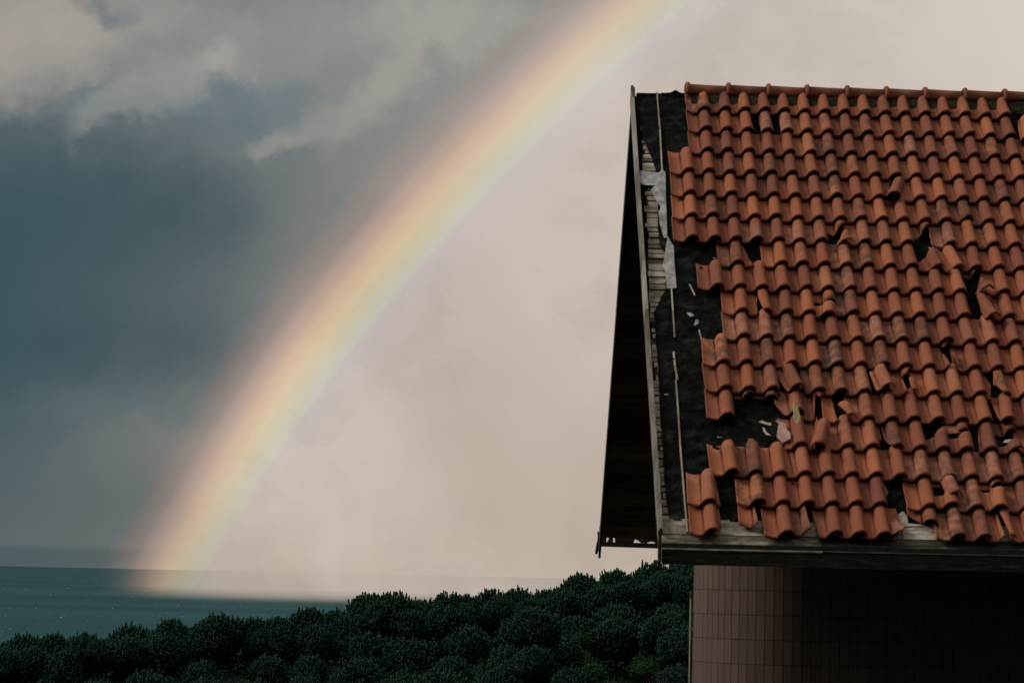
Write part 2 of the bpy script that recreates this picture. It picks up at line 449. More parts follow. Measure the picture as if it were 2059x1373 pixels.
SIL = [(-400, 1330), (-100, 1300), (50, 1285), (175, 1280), (265, 1268), (355, 1255), (440, 1246), (540, 1250), (625, 1234), (690, 1230), (745, 1203), (790, 1199),
       (850, 1214), (905, 1200), (985, 1194), (1045, 1192), (1120, 1186), (1172, 1164), (1235, 1156), (1318, 1142), (1385, 1142), (1600, 1120), (2100, 1080), (2600, 1070)]
YR = 205.0; SL = .40
def sil_z(x):
    px = W0 / 2 + x / YR * FPX
    for (a, ya), (b_, yb) in zip(SIL, SIL[1:]):
        if a <= px <= b_:
            return at(px, ya + (yb - ya) * (px - a) / (b_ - a), YR).z
    return at(px, SIL[0][1] if px < SIL[0][0] else SIL[-1][1], YR).z
def sm(t): t = max(0, min(1, t)); return t * t * (3 - 2 * t)
TREE_H = 2.3
def top_z(x, y): return sil_z(x * YR / max(y, 60)) - SL * (YR - y)
def ground_z(x, y):
    near = 35.4
    low = 25.0
    hill = (top_z(x, y) if y < YR else sil_z(x) - .45 * (y - YR) ** 1.05) - TREE_H
    base = near + (low - near) * sm((y - 42) / 60)
    z = max(base, hill) if y < YR + 1 else hill
    if y >= YR + 1 and y < 260: z = hill
    z += .35 * noise.noise((x * .12, y * .12, 0))
    return max(z, -12)
mb = MB(); nx, ny = 150, 150
xs = [-260 + 520 * i / nx for i in range(nx + 1)]; ys = [-60 + 400 * j / ny for j in range(ny + 1)]
mb.add([(x, y, ground_z(x, y)) for y in ys for x in xs],
       [(j * (nx + 1) + i, j * (nx + 1) + i + 1, (j + 1) * (nx + 1) + i + 1, (j + 1) * (nx + 1) + i) for j in range(ny) for i in range(nx)], smooth=True)
tag(mb.build('terrain', M_GROUND), kind='structure')

# rain shaft over the sea: a volume that glows with the sky and bow seen through it
def rain():
    m = bpy.data.materials.new('falling_rain'); m.use_nodes = True
    g = NG(m.node_tree); g.n.clear()
    out = g.node('ShaderNodeOutputMaterial')
    geo = g.node('ShaderNodeNewGeometry')
    d = g.v('SUBTRACT', geo.outputs['Position'], tuple(EYE))
    grp = g.node('ShaderNodeGroup'); grp.node_tree = SKY
    # sky and bow colour painted in as emission, by direction from the eye point
    dd = g.v('NORMALIZE', d)
    g.l.new(dd, grp.inputs[0])
    x, y, z = g.xyz(d)
    az = g.m('MULTIPLY', g.m('ARCTAN2', x, y), 57.2958)
    dens = g.m('MULTIPLY', g.mr(az, -8.9, -4.6), .0012)
    dens = g.m('MULTIPLY', dens, g.mr(y, 3100, 3900))
    dens = g.m('MULTIPLY', dens, g.mr(az, -2.5, 1.5, 1.0, .55))
    pv = g.node('ShaderNodeVolumePrincipled')
    pv.inputs['Color'].default_value = (0, 0, 0, 1)
    g.put(pv.inputs['Density'], dens)
    g.put(pv.inputs['Emission Color'], grp.outputs[0]); g.put(pv.inputs['Emission Strength'], dens)
    g.l.new(pv.outputs[0], out.inputs['Volume'])
    mb = MB(); mb.box((-1600, 3100, .5), (5600, 0, 0), (0, 3000, 0), (0, 0, 250))
    o = mb.build('rain', m); tag(o, kind='stuff', label='pale rain falling on the sea in front of the horizon'); o['category'] = 'rain'
rain()

# whitecaps
mb = MB(); n = 0
while n < 230:
    px = R.uniform(-60, 1250); py = 1150 + (1300 - 1150) * R.random() ** .8
    v = pdir(px, py)
    if v.z > -.0035: continue
    p = EYE + v * (-39.7 / v.z)
    s_ = p.y / FPX * 1.8 * R.choice((.25, .3, .4, .6, 1.2)) * (1.2 if R.random() < .12 else .8); h = p.y / FPX * R.uniform(.25, .6)
    mb.add([(p.x - s_, p.y, .0), (p.x - s_ * .4, p.y + .2, h * .8), (p.x + s_ * .3, p.y + .2, h), (p.x + s_, p.y, .0), (p.x + s_ * .3, p.y + 3, 0), (p.x - s_ * .4, p.y + 3, 0)],
           [(0, 3, 2, 1), (1, 2, 4, 5), (0, 1, 5), (2, 3, 4)]); n += 1
o = mb.build('foam', M_FOAM); tag(o, kind='stuff', label='scattered white wave crests on the teal sea', cat='foam')

# ------------------------------------------------------------------ pines
def crown_mesh(name, seed, n=760):
    rr = random.Random(seed); mb = MB()
    lobes = [(Vector((0, 0, .10)), 1.0)]
    k = rr.randint(4, 7)
    for i in range(k):
        a = 2 * pi * i / k + rr.uniform(-.4, .4)
        lobes.append((Vector((cos(a) * rr.uniform(.40, .62), sin(a) * rr.uniform(.40, .62), rr.uniform(-.30, .20))), rr.uniform(.42, .60)))
    def rad(d):   # radius along direction
        best = 0
        for c, r in lobes:
            rx = r if r < 1 else .74
            bq = d.dot(c); disc = bq * bq - c.dot(c) + rx * rx
            if disc > 0: best = max(best, bq + sqrt(disc))
        return max(best, .5) * (1 + .08 * noise.noise(d * 3 + Vector((seed, 0, 0))))
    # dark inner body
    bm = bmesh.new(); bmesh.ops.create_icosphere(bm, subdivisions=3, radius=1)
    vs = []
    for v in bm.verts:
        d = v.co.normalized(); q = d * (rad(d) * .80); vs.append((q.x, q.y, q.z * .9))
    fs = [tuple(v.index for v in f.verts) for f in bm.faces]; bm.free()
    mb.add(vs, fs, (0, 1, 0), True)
    i = 0
    while i < n:
        zc = rr.uniform(-.6, 1); a = rr.uniform(0, 2 * pi); q = sqrt(1 - zc * zc)
        d = Vector((q * cos(a), q * sin(a), zc))
        p = d * (rad(d) * rr.uniform(.74, .93)); p.z *= .9
        axis = (d * .34 + Vector((0, 0, 1.0)) + Vector((rr.gauss(0, .10), rr.gauss(0, .10), 0))).normalized()
        L = rr.uniform(.17, .30) * (1.25 if rr.random() < .2 else 1); w = rr.uniform(.024, .034)
        dk = 0
        ax = axis.orthogonal().normalized(); bx = axis.cross(ax)
        vs = []; at_ = []
        for (t, rr_) in ((0, .5), (.55, .85), (.9, 1.1)):
            for kk in range(4):
                ang = pi / 2 * kk + i
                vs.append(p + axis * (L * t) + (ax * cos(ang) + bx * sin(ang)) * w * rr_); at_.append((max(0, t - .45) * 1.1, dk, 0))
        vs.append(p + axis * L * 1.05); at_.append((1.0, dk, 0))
        fs = []
        for r_ in range(2):
            for kk in range(4):
                fs.append((r_ * 4 + kk, r_ * 4 + (kk + 1) % 4, r_ * 4 + 4 + (kk + 1) % 4, r_ * 4 + 4 + kk))
        for kk in range(4): fs.append((8 + kk, 8 + (kk + 1) % 4, 12))
        mb.add(vs, fs, at_, False)
        # needle blades fanning up and out
        vs = []; fs = []; at_ = []
        for kk in range(4):
            t = rr.uniform(.1, .6); ang = rr.uniform(0, 2 * pi)
            o_ = (ax * cos(ang) + bx * sin(ang))
            b0 = p + axis * (L * t); e = b0 + (axis * .85 + o_ * .75) * L * rr.uniform(.14, .22)
            sd_ = axis.cross(o_) * .006
            m_ = len(vs); vs += [b0 - sd_, b0 + sd_, e]; fs.append((m_, m_ + 1, m_ + 2)); at_ += [(.1, dk, 0), (.1, dk, 0), (.4, dk, 0)]
        mb.add(vs, fs, at_, False)
        i += 1
    return mb
def trunk_mesh(seed):
    rr = random.Random(seed); mb = MB()
    lean = Vector((rr.uniform(-.25, .25), rr.uniform(-.25, .25), 0))
    pts = [Vector((0, 0, -.5)), Vector((0, 0, .6)) + lean * .3, Vector((0, 0, 1.5)) + lean, Vector((0, 0, 2.6)) + lean * .8, Vector((0, 0, 3.6)) + lean * .4]
    mb.tube(pts, [.17, .14, .12, .10, .05], 8)
    for k in range(5):
        a = 2 * pi * k / 5 + rr.random(); b0 = pts[2] + Vector((0, 0, rr.uniform(-.1, .8)))
        mb.tube([b0, b0 + Vector((cos(a) * .6, sin(a) * .6, .35)), b0 + Vector((cos(a) * 1.15, sin(a) * 1.15, .9))], [.06, .045, .02], 5)
    return mb
protos = []
for k in range(7):
    root = empty('pine_tree', (0, 0, 0))
    tr = trunk_mesh(50 + k).build('trunk', M_BARK, root)
    cr = crown_mesh('crown', 20 + k, 740).build('crown', M_NEEDLE, root)
    protos.append([root, tr, cr, False])
def put_pine(x, y, ztop, r, h, k, label, rot):
    pr = protos[k]
    # crown radius r (unit crown reaches about .95), crown centre below the top
    if not pr[3]: root, tr, cr = pr[0], pr[1], pr[2]; pr[3] = True
    else:
        root = pr[0].copy(); COL.objects.link(root)
        tr = pr[1].copy(); COL.objects.link(tr); tr.parent = root
        cr = pr[2].copy(); COL.objects.link(cr); cr.parent = root
    zs = R.uniform(1.08, 1.25); cz = ztop - r * .86 * zs
    gz = ground_z(x, y)
    root.location = (x, y, gz); root.rotation_euler = (0, 0, rot)
    cr.location = (0, 0, cz - gz); cr.scale = (r, r, r * zs)
    tr.location = (0, 0, 0); f = max(.15, (cz - gz) / 3.6); tr.scale = (f, f, f)
    root['label'] = label; root['category'] = 'pine tree'; root['group'] = 'pines on the hillside'
ORD = ['first', 'second', 'third', 'fourth', 'fifth', 'sixth', 'seventh', 'eighth', 'ninth', 'tenth', 'eleventh', 'twelfth', 'thirteenth', 'fourteenth', 'fifteenth',
       'sixteenth', 'seventeenth', 'eighteenth', 'nineteenth', 'twentieth', 'twenty-first', 'twenty-second', 'twenty-third', 'twenty-fourth', 'twenty-fifth', 'twenty-sixth', 'twenty-seventh', 'twenty-eighth', 'twenty-ninth', 'thirtieth']
peaks = [(-12, 1290, 1.7), (50, 1274, 1.7), (108, 1272, 1.3), (172, 1272, 1.5), (218, 1280, 1.2), (265, 1256, 1.9), (345, 1243, 1.5), (384, 1258, 1.2), (440, 1233, 1.7), (512, 1240, 1.3), (560, 1238, 1.2), (622, 1220, 1.7),
         (678, 1224, 1.2), (742, 1192, 1.8), (792, 1187, 1.6), (846, 1204, 1.1), (902, 1190, 1.6), (938, 1193, 1.0), (988, 1183, 1.5), (1043, 1181, 1.3), (1095, 1184, 1.2), (1125, 1178, 1.2), (1172, 1152, 1.5), (1237, 1144, 1.5),
         (1318, 1129, 1.9), (1378, 1128, 1.7), (1440, 1118, 1.8), (1500, 1112, 1.8)]
rows = []
row = []
for (px, py, r) in peaks:
    Y = YR + R.uniform(-2.5, 1.5); p = at(px, py + 3, Y); row.append((px, p.x, Y, p.z, r * 1.25))
rows.append(row)
row = []
for i in range(26):
    px = -30 + i * 62 + R.uniform(-12, 12); Y = YR - 2.6 + R.uniform(-.6, .6)
    x = (px - W0 / 2) / FPX * Y; row.append((px, x, Y, top_z(x, Y) + .45 + R.uniform(-.2, .2), R.uniform(1.5, 1.9)))
rows.append(row)
j = 1
y = YR - 5.2
while y > 150:
    row = []
    x = -50 + (j % 2) * 1.7
    while x < 22:
        xx = x + R.uniform(-.5, .5); yy = y + R.uniform(-.9, .9)
        zt = top_z(xx, yy) - .55 + R.uniform(-.7, .6)
        px, py = proj((xx, yy, zt))
        r = R.uniform(1.75, 2.55)
        # the clearing with brush lower right
        clear = (1130 < px < 1420 and 1285 < py < 1440 and not (1215 < px < 1290 and py < 1330))
        if -230 < px < 1640 and py < 1480 and not clear:
            row.append((px, xx, yy, zt, r))
        x += R.uniform(3.1, 4.2)
    if row: rows.append(row)
    y -= 3.8; j += 1
# a few hand-placed crowns around the clearing
extra = [(1075, 1222, 193, 1.9), (1240, 1243, 190, 1.9), (1330, 1238, 188, 1.7), (1075, 1300, 186, 1.7), (1370, 1262, 180, 1.9), (1150, 1345, 178, 1.6), (1010, 1345, 180, 1.8), (1230, 1372, 172, 1.4)]
row = []
for px, py, Y, r in extra:
    p = at(px, py, Y); row.append((px, p.x, Y, p.z, r))
rows.append(row)
kk = 0
for ri, row in enumerate(rows):
    row.sort()
    for i, (px, x, y, zt, r) in enumerate(row):
        o_ = ORD[min(i, len(ORD) - 1)]
        if ri == 0: lb = 'dark pine with shoots against sea or sky on the hilltop line, %s from the left' % o_
        elif ri == len(rows) - 1: lb = 'rounded pine beside the brushy clearing below the roof, %s from the left' % o_
        else: lb = 'dark green pine, %s from the left in the %s row below the hilltop line' % (o_, ORD[ri - 1])
        put_pine(x, y, zt, r, 0, kk % 7, lb, R.uniform(0, 6.28)); kk += 1
for pr in protos:
    if not pr[3]:
        for o in (pr[1], pr[2], pr[0]): bpy.data.objects.remove(o)

# brush in the clearing and between the trees
def leaf_clump(mb, c, rx, ry, rz, n, size, tone=(.2, .8)):
    for _ in range(n):
        a = R.uniform(0, 2 * pi); zc = R.uniform(-.1, 1); q = sqrt(max(0, 1 - zc * zc)) ; k = R.uniform(.75, 1.03)
        p = Vector((c[0] + rx * q * cos(a) * k, c[1] + ry * q * sin(a) * k, c[2] + rz * zc * k))
        u = Vector((R.gauss(0, 1), R.gauss(0, 1), R.gauss(0, .6))).normalized(); v = u.orthogonal().normalized()
        v = (v + Vector((0, 0, R.uniform(-.3, .6)))).normalized()
        s_ = size * R.uniform(.6, 1.3); t = R.uniform(*tone)
        if R.random() < .05: t = 1
        mb.add([p - u * s_, p + v * s_ * .5, p + u * s_, p - v * s_ * .5], [(0, 1, 2, 3)], (t, 0, 0))
mb = MB()
for _ in range(620):
    y = R.uniform(160, 200); px = R.uniform(930, 1440); x = (px - W0 / 2) / FPX * y
    leaf_clump(mb, (x, y, ground_z(x, y) + R.uniform(.0, .4)), R.uniform(.5, 1.1), R.uniform(.5, 1.1), R.uniform(.5, 1.3), 90, .075, (R.uniform(.1, .6), R.uniform(.7, 1)))
for _ in range(460):
    y = R.uniform(162, 203); px = R.uniform(-60, 930); x = (px - W0 / 2) / FPX * y
    leaf_clump(mb, (x, y, ground_z(x, y) + .2), R.uniform(.5, 1.1), R.uniform(.5, 1.1), R.uniform(.4, .9), 45, .08, (0, .6))
for _ in range(330):
    y = R.uniform(199, 208); px = R.uniform(-90, 1560); x = (px - W0 / 2) / FPX * y
    leaf_clump(mb, (x, y, ground_z(x, y) + .2), R.uniform(.6, 1.2), R.uniform(.6, 1.2), R.uniform(1.0, 2.0), 60, .10, (0, .5))
tag(mb.build('undergrowth', M_LEAF), kind='stuff', label='low green brush covering the ground between the pines', cat='undergrowth')
bushes = [((1355, 1335), 172, 1.3, M_LEAF_GREY, 'silvery leaved shrub beside the lower edge of the tiled wall'),
          ((1190, 1335), 178, 1.2, M_LEAF, 'broad leaved shrub in the clearing under the roof'),
          ((1300, 1322), 180, 1.3, M_LEAF, 'bright yellowish green shrub in the middle of the clearing'),
          ((1180, 1272), 190, .9, M_LEAF, 'small leafy shrub between two pine crowns above the clearing'),
          ((1345, 1232), 194, 1.0, M_LEAF, 'fresh green shrub beside the wall, upper end of the clearing'),
          ((1020, 1330), 180, 1.0, M_LEAF_GREY, 'greyish shrub at the edge of the pines below the sea view')]
for (px, py), Y, r, m_, lb in bushes:
    p = at(px, py, Y); mb = MB()
    gz = p.z - .3
    for k in range(9):
        a = R.uniform(0, 6.28); q = R.uniform(.2, .75) * r
        leaf_clump(mb, (p.x + q * cos(a), p.y + q * sin(a), p.z - r * .6 + R.uniform(-.3, .2) * r), r * .55, r * .55, r * .6, 260, .06, (.1, .9) if m_ is M_LEAF_GREY else (.35, .98))
    root = empty('shrub', (p.x, p.y, ground_z(p.x, p.y))); tag(root, lb, 'shrub', 'shrubs in the clearing')
    mb.build('foliage', m_, root)
    st = MB()
    for k in range(5):
        a = 6.28 * k / 5; st.tube([(p.x, p.y, ground_z(p.x, p.y) - .1), (p.x + .2 * cos(a), p.y + .2 * sin(a), p.z - r * .7), (p.x + .5 * r * cos(a), p.y + .5 * r * sin(a), p.z - r * .25)], [.03, .025, .012], 5)
    st.build('stem', M_BARK, root)

# birds
def bird(px, py, Y, span, lb):
    p = at(px, py, Y); s_ = span / 2
    mb = MB()
    prof = [(-.34, .01), (-.25, .035), (-.08, .075), (.08, .085), (.2, .05), (.27, .045), (.33, .02), (.38, .004)]
    mb.tube([(p.x, p.y + a * s_ * 1.1, p.z) for a, r in prof], [r * s_ for a, r in prof], 8)
    for sg in (-1, 1):
        w = [(0, .12, 0), (0, -.14, 0), (.48, -.10, .22), (.48, .17, .24), (1, -.12, .06), (1.0, -.06, .07)]
        q = [(p.x + sg * a * s_, p.y + b * s_, p.z + c * s_) for a, b, c in w]
        q2 = [(a, b, c + .02 * s_) for a, b, c in q]
        mb.add(q + q2, [(0, 1, 2, 3), (3, 2, 4, 5), (9, 8, 7, 6), (11, 10, 8, 9), (0, 3, 9, 6), (3, 5, 11, 9), (1, 7, 8, 2), (2, 8, 10, 4), (4, 10, 11, 5)])
    tail = [(p.x - .06 * s_, p.y - .6 * s_, p.z), (p.x + .06 * s_, p.y - .6 * s_, p.z), (p.x + .02 * s_, p.y - .3 * s_, p.z + .02 * s_), (p.x - .02 * s_, p.y - .3 * s_, p.z + .02 * s_)]
    mb.add(tail, [(0, 1, 2, 3)])
    tag(mb.build('bird', M_BIRD, origin=tuple(p)), lb, 'bird', 'birds flying over the sea')
bird(218, 1106, 420, .5, 'tiny dark bird flying left of the foot of the rainbow')
bird(493, 1072, 450, .42, 'tiny dark bird flying just inside the foot of the rainbow')
bird(318, 22, 420, .3, 'tiny dark bird high among the grey clouds')

# ------------------------------------------------------------------ the house
RY0, RZ0 = 22.60, 40.34          # line of the lowest tile ends
DY, DZ = .29, .26                # one tile row up the slope
RL = hypot(DY, DZ)
EU = Vector((1, 0, 0)); ES = Vector((0, -DY, -DZ)) / RL      # across, down the slope
EN = ES.cross(EU) * 1.0
if EN.z < 0: EN = -EN
def rp(x, s, n=0.):      # s = row coordinate (17 = lowest tile ends, 0 = end of the top row)
    return Vector((x, RY0 + (17 - s) * DY, RZ0 + (17 - s) * DZ)) + EN * n
def unproj(px, py):
    v = pdir(px, py); o = rp(0, 17)
    t = (o - EYE).dot(EN) / v.dot(EN); p = EYE + v * t
    return p.x, 17 - (p.y - RY0) / DY
RS = -1.08                          # ridge, in rows
XR = 9.0                           # right end of the house, outside the frame
ridge = rp(0, RS); RIDGE_Y, RIDGE_Z = ridge.y, ridge.z

house = empty('derelict_house', (5.0, 28.5, 35.4))
tag(house, 'old house with broken orange clay tile roof and brown tiled wall', 'house')

# --- front roof deck of planks
deck = MB(); s = RS; i = 0
while s < 16.9:
    w = R.uniform(.17, .29); w = min(w, 17.0 - s)
    x0 = 1.272 + R.uniform(-.006, .022) + (.03 if R.random() < .2 else 0)
    deck.box(rp(x0, s + .014, -.054 + R.uniform(-.004, .006)), EU * (XR - x0), ES * ((w - R.uniform(.03, .06)) * RL) + EN * R.uniform(-.006, .006), EN * .020, (R.random(), 0, 0))
    s += w; i += 1
roof = deck.build('roof', M_DECK, house)
# backing under the planks, carries rafters
mb = MB()
mb.box(rp(1.30, RS + .05, -.075), EU * (XR - 1.30), ES * (18.1 * RL), EN * .02)
for k in range(13):
    mb.box(rp(1.42 + k * .6, RS + .3, -.20), EU * .06, ES * (17.6 * RL), EN * .122)
mb.build('rafters', M_SOFFIT, roof)

# --- black felt
felt_edge = [(1279, 188), (1282, 219), (1287, 245), (1294, 271), (1300, 292), (1310, 313), (1317, 334), (1323, 350), (1326, 385), (1323, 418), (1322, 450), (1328, 492), (1333, 500),
             (1343, 512), (1340, 545), (1338, 581), (1329, 593), (1315, 627), (1319, 680), (1323, 716), (1325, 770), (1328, 840), (1333, 900), (1336, 960), (1341, 1010), (1352, 1062)]
fe = [unproj(*p) for p in felt_edge]
def felt_x(s):
    if s <= fe[0][1]: return fe[0][0]
    for (xa, sa), (xb, sb) in zip(fe, fe[1:]):
        if sa <= s <= sb: return xa + (xb - xa) * (s - sa) / max(1e-6, sb - sa)
    return fe[-1][0]
mb = MB(); NS = 260; NXF = 46
vs = []
for j in range(NS + 1):
    s = RS - .02 + (16.40 + .05 * 0 - RS) * j / NS
    xl = felt_x(s) + .012 * noise.noise((s * 6, 3, 0)) + .006 * noise.noise((s * 19, 1, 0))
    for i in range(NXF + 1):
        t = i / NXF
        x = xl + (2.95 - xl) * t if i < 40 else (xl + (2.95 - xl) * (39 / NXF)) + (XR - 2.7) * (i - 39) / 7
        e = min(1, (x - xl) / .05)
        h = -.024 + .017 * e * (abs(noise.noise((x * 6, s * 2.2, 0))) * 2.2 + .9 * noise.noise((x * 15, s * 6, 4)) + .5 * noise.noise((x * 33, s * 13, 4)))
        h += .010 * max(0, 1 - abs(((s * 1.0) % 2.3) - .2) * 8)
        if x > 3: h = min(h, -.015)
        vs.append(rp(x, s, h + .004))
mb.add(vs, [(j * (NXF + 1) + i, (j + 1) * (NXF + 1) + i, (j + 1) * (NXF + 1) + i + 1, j * (NXF + 1) + i + 1) for j in range(NS) for i in range(NXF)], smooth=True)
mb.build('underlay', M_FELT, roof)

def strip(pts, w, name, m_, parent, h0=-.010, t=.018, closed=False):
    mb = MB()
    for (a, b_) in zip(pts, pts[1:]):
        xa, sa = unproj(*a); xb, sb = unproj(*b_)
        pa, pb = rp(xa, sa, h0), rp(xb, sb, h0); d = (pb - pa).normalized(); sd_ = d.cross(EN).normalized() * w
        mb.box(pa - sd_ / 2, sd_, pb - pa, EN * t, (R.random(), 0, 0))
    return mb.build(name, m_, parent)
strip([(1321, 186), (1327, 262), (1331.5, 349)], .014, 'batten', M_BATTEN, roof)
strip([(1350, 580), (1353, 625), (1356.5, 679)], .013, 'batten', M_BATTEN, roof)
strip([(1354.5, 708), (1357, 735), (1362, 764)], .016, 'batten', M_BATTEN, roof)
strip([(1359, 764), (1363, 820), (1368, 900), (1376, 1000), (1382, 1070)], .013, 'batten', M_BATTEN, roof)
# pale torn membrane
def patch(name, pts, m_, parent, h=.004, t=.006, wob=.01):
    poly = [unproj(*p) for p in pts]
    bm = bmesh.new()
    vs = [bm.verts.new(rp(x, s, h)) for x, s in poly]
    f = bm.faces.new(vs); bmesh.ops.triangulate(bm, faces=[f])
    bmesh.ops.subdivide_edges(bm, edges=bm.edges[:], cuts=3, use_grid_fill=False)
    bmesh.ops.triangulate(bm, faces=bm.faces[:])
    for v in bm.verts: v.co += EN * wob * (noise.noise(v.co * 14) + .6)
    bmesh.ops.recalc_face_normals(bm, faces=bm.faces[:])
    r_ = bmesh.ops.extrude_face_region(bm, geom=bm.faces[:])
    for e in r_['geom']:
        if isinstance(e, bmesh.types.BMVert): e.co -= EN * t
    bm.verts.index_update()
    mb = MB(); mb.add([v.co.copy() for v in bm.verts], [tuple(v.index for v in f.verts) for f in bm.faces]); bm.free()
    return mb.build(name, m_, parent)
def zc(x0, y0, k, L): return [(x0 + a / k, y0 + b / k) for a, b in L]
patch('membrane_patch', zc(1180, 140, 3.81, [(406, 785), (500, 795), (556, 792), (580, 772), (602, 800), (604, 950), (610, 1100), (616, 1290), (592, 1300), (574, 1240), (560, 1190), (548, 1100), (566, 1060), (540, 1020), (518, 990), (490, 925), (522, 896), (450, 890), (405, 872)]), M_FLASH, roof)
patch('membrane_patch', zc(1180, 480, 3.81, [(618, -14), (640, 20), (664, 60), (670, 180), (686, 382), (612, 385), (604, 260), (577, 220), (588, 180), (598, 110), (608, 60)]), M_FLASH, roof)
for q in (zc(1180, 480, 3.81, [(765, 570), (800, 575), (822, 595), (790, 603)]), zc(1180, 480, 3.81, [(832, 625), (852, 622), (856, 650), (838, 676), (820, 660)]),
          zc(1180, 480, 3.81, [(780, 350), (790, 352), (832, 436), (822, 440)]), zc(1180, 480, 3.81, [(854, 700), (864, 700), (880, 770), (870, 772)])):
    patch('tear', q, M_FLASH, roof, .006, .004, .004)

# --- barge board (front slope verge) and its end trim
def seg_board(pa, pb, wx, up, dn, name, m_, parent, attr=.6, up_axis=None):
    ua = (up_axis or EN)
    mb = MB(); mb.box(Vector(pa) - ua * dn, Vector((wx, 0, 0)), Vector(pb) - Vector(pa), ua * (up + dn), (attr, 0, 0))
    return mb.build(name, m_, parent)
xt, st_ = unproj(1268, 184); xb_, sb_ = unproj(1325, 1072)
mb = MB(); K = 9
for k in range(K):
    a = k / K; b_ = (k + 1) / K
    pa = rp(xt + (xb_ - xt) * a, st_ + (sb_ - st_) * a, -.15); pb = rp(xt + (xb_ - xt) * b_, st_ + (sb_ - st_) * b_ - (.03 if k in (2, 6) else 0), -.15)
    mb.box(pa, (.031, 0, 0), pb - pa, EN * (.185 + (.012 if k > 2 else 0) + (.006 if k > 6 else 0)), (R.random(), 0, 0))
mb.build('barge_board', M_BARGE, roof)
# small peak where both verge boards meet
p = rp(xt, RS, 0)
mb = MB(); mb.prism([(p.x, p.y + .03, p.z - .15), (p.x, p.y - .07, p.z - .08), (p.x, p.y - .02, p.z + .075), (p.x, p.y + .05, p.z + .04)], (.03, 0, 0), (.5, 0, 0)); mb.build('verge_peak', M_BARGE, roof)

# --- eave boards
L0 = 1.262
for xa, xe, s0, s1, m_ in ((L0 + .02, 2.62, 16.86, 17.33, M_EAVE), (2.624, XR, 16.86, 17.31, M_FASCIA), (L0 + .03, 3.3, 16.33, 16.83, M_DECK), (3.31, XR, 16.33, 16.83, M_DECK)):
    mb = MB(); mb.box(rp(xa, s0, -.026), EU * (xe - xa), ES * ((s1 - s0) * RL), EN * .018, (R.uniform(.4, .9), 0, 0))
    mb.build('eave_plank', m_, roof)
ey = rp(0, 17.36).y
fz1 = 40.222; fz0 = 40.122
mb = MB()
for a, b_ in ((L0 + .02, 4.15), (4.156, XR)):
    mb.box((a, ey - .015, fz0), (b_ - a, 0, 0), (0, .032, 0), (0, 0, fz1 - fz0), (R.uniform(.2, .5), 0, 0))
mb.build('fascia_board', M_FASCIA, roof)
mb = MB(); mb.box((L0 + .02, ey + .03, 40.14), (XR - L0 - .02, 0, 0), (0, .02, 0), (0, 0, .16)); mb.build('eave_gap_backing', M_METAL, roof)  # dark backing added behind the eave gap so no sky shows through
pt = at(1331, 1066, ey - .02); pb_ = at(1334, 1134, ey - .02)
mb = MB(); mb.box((L0 - .014, ey - .045, fz0 - .01), (.028, 0, 0), (0, .06, 0), (0, 0, pt.z - fz0 + .01), (.5, 0, 0)); mb.build('corner_post', M_FASCIA, roof)

# --- clay tiles
PX = .2065; TX0 = 1.512
def tile_x(col, row): return TX0 + col * PX + .0016 * (17 - row)
def tprof(u, lo):       # u in m across; lo 0 = upper end, 1 = lower end
    hw = .056 + .010 * lo; hh = .066 + .012 * lo; c = .187
    if u < .03: return .016 * (1 - u / .03) ** 1.5
    d = abs(u - c)
    if d < hw: 
        z = hh * (1 - (d / hw) ** 2.05) ** .54
        return z + (.0 if u < c else .004)
    return -.010 * sin(pi * min(1, max(0, (u - .03) / (c - hw - .03)))) ** .7 if u < c - hw else .004
US = [0, .012, .03, .06, .10, .125] + [.187 + .0625 * k for k in (-1.0, -.96, -.86, -.66, -.4, -.1, .2, .5, .74, .9, .985)]
VS = [0, .25, .5, .75, .93, 1.0]
TL = RL * 1.17
def tile_geo(lod=0):
    us, vs_ = US, VS
    top = []; bot = []
    for v in vs_:
        for u in us:
            lo = v ** 1.5; z = tprof(u, lo)
            uu = .187 + (u - .187) * (1 + .06 * (lo - .5)) if abs(u - .187) < .064 else u
            lip = .003 if v > .9 else 0
            top.append((uu, v * TL, z + lip)); bot.append((uu, v * TL, z - .015))
    n = len(us); m_ = len(vs_); N = n * m_
    f = []
    for j in range(m_ - 1):
        for i in range(n - 1):
            a = j * n + i; f.append((a, a + n, a + n + 1, a + 1)); f.append((N + a, N + a + 1, N + a + n + 1, N + a + n))
    for i in range(n - 1):
        f.append((i, i + 1, N + i + 1, N + i)); a = (m_ - 1) * n + i; f.append((a, N + a, N + a + 1, a + 1))
    for j in range(m_ - 1):
        a = j * n; f.append((a, N + a, N + a + n, a + n)); a = j * n + n - 1; f.append((a, a + n, N + a + n, N + a))
    return top + bot, f
TV, TF = tile_geo()
def cut_tile(cuts):
    """cuts: list of (u0,v0,u1,v1) in tile fractions; keeps the side on the left of each line."""
    bm = bmesh.new(); vs = [bm.verts.new(v) for v in TV]
    for f in TF: bm.faces.new([vs[i] for i in f])
    for (u0, v0, u1, v1) in cuts:
        a = Vector((u0 * .242, v0 * TL, 0)); b_ = Vector((u1 * .242, v1 * TL, 0)); d = b_ - a
        nrm = Vector((-d.y, d.x, 0)).normalized()
        geom = bm.verts[:] + bm.edges[:] + bm.faces[:]
        r_ = bmesh.ops.bisect_plane(bm, geom=geom, plane_co=a, plane_no=nrm, clear_outer=True)
        ed = [e for e in r_['geom_cut'] if isinstance(e, bmesh.types.BMEdge)]
        try: bmesh.ops.holes_fill(bm, edges=ed)
        except Exception: pass
    bm.verts.index_update()
    out = ([tuple(v.co) for v in bm.verts], [tuple(v.index for v in f.verts) for f in bm.faces]); bm.free()
    return out
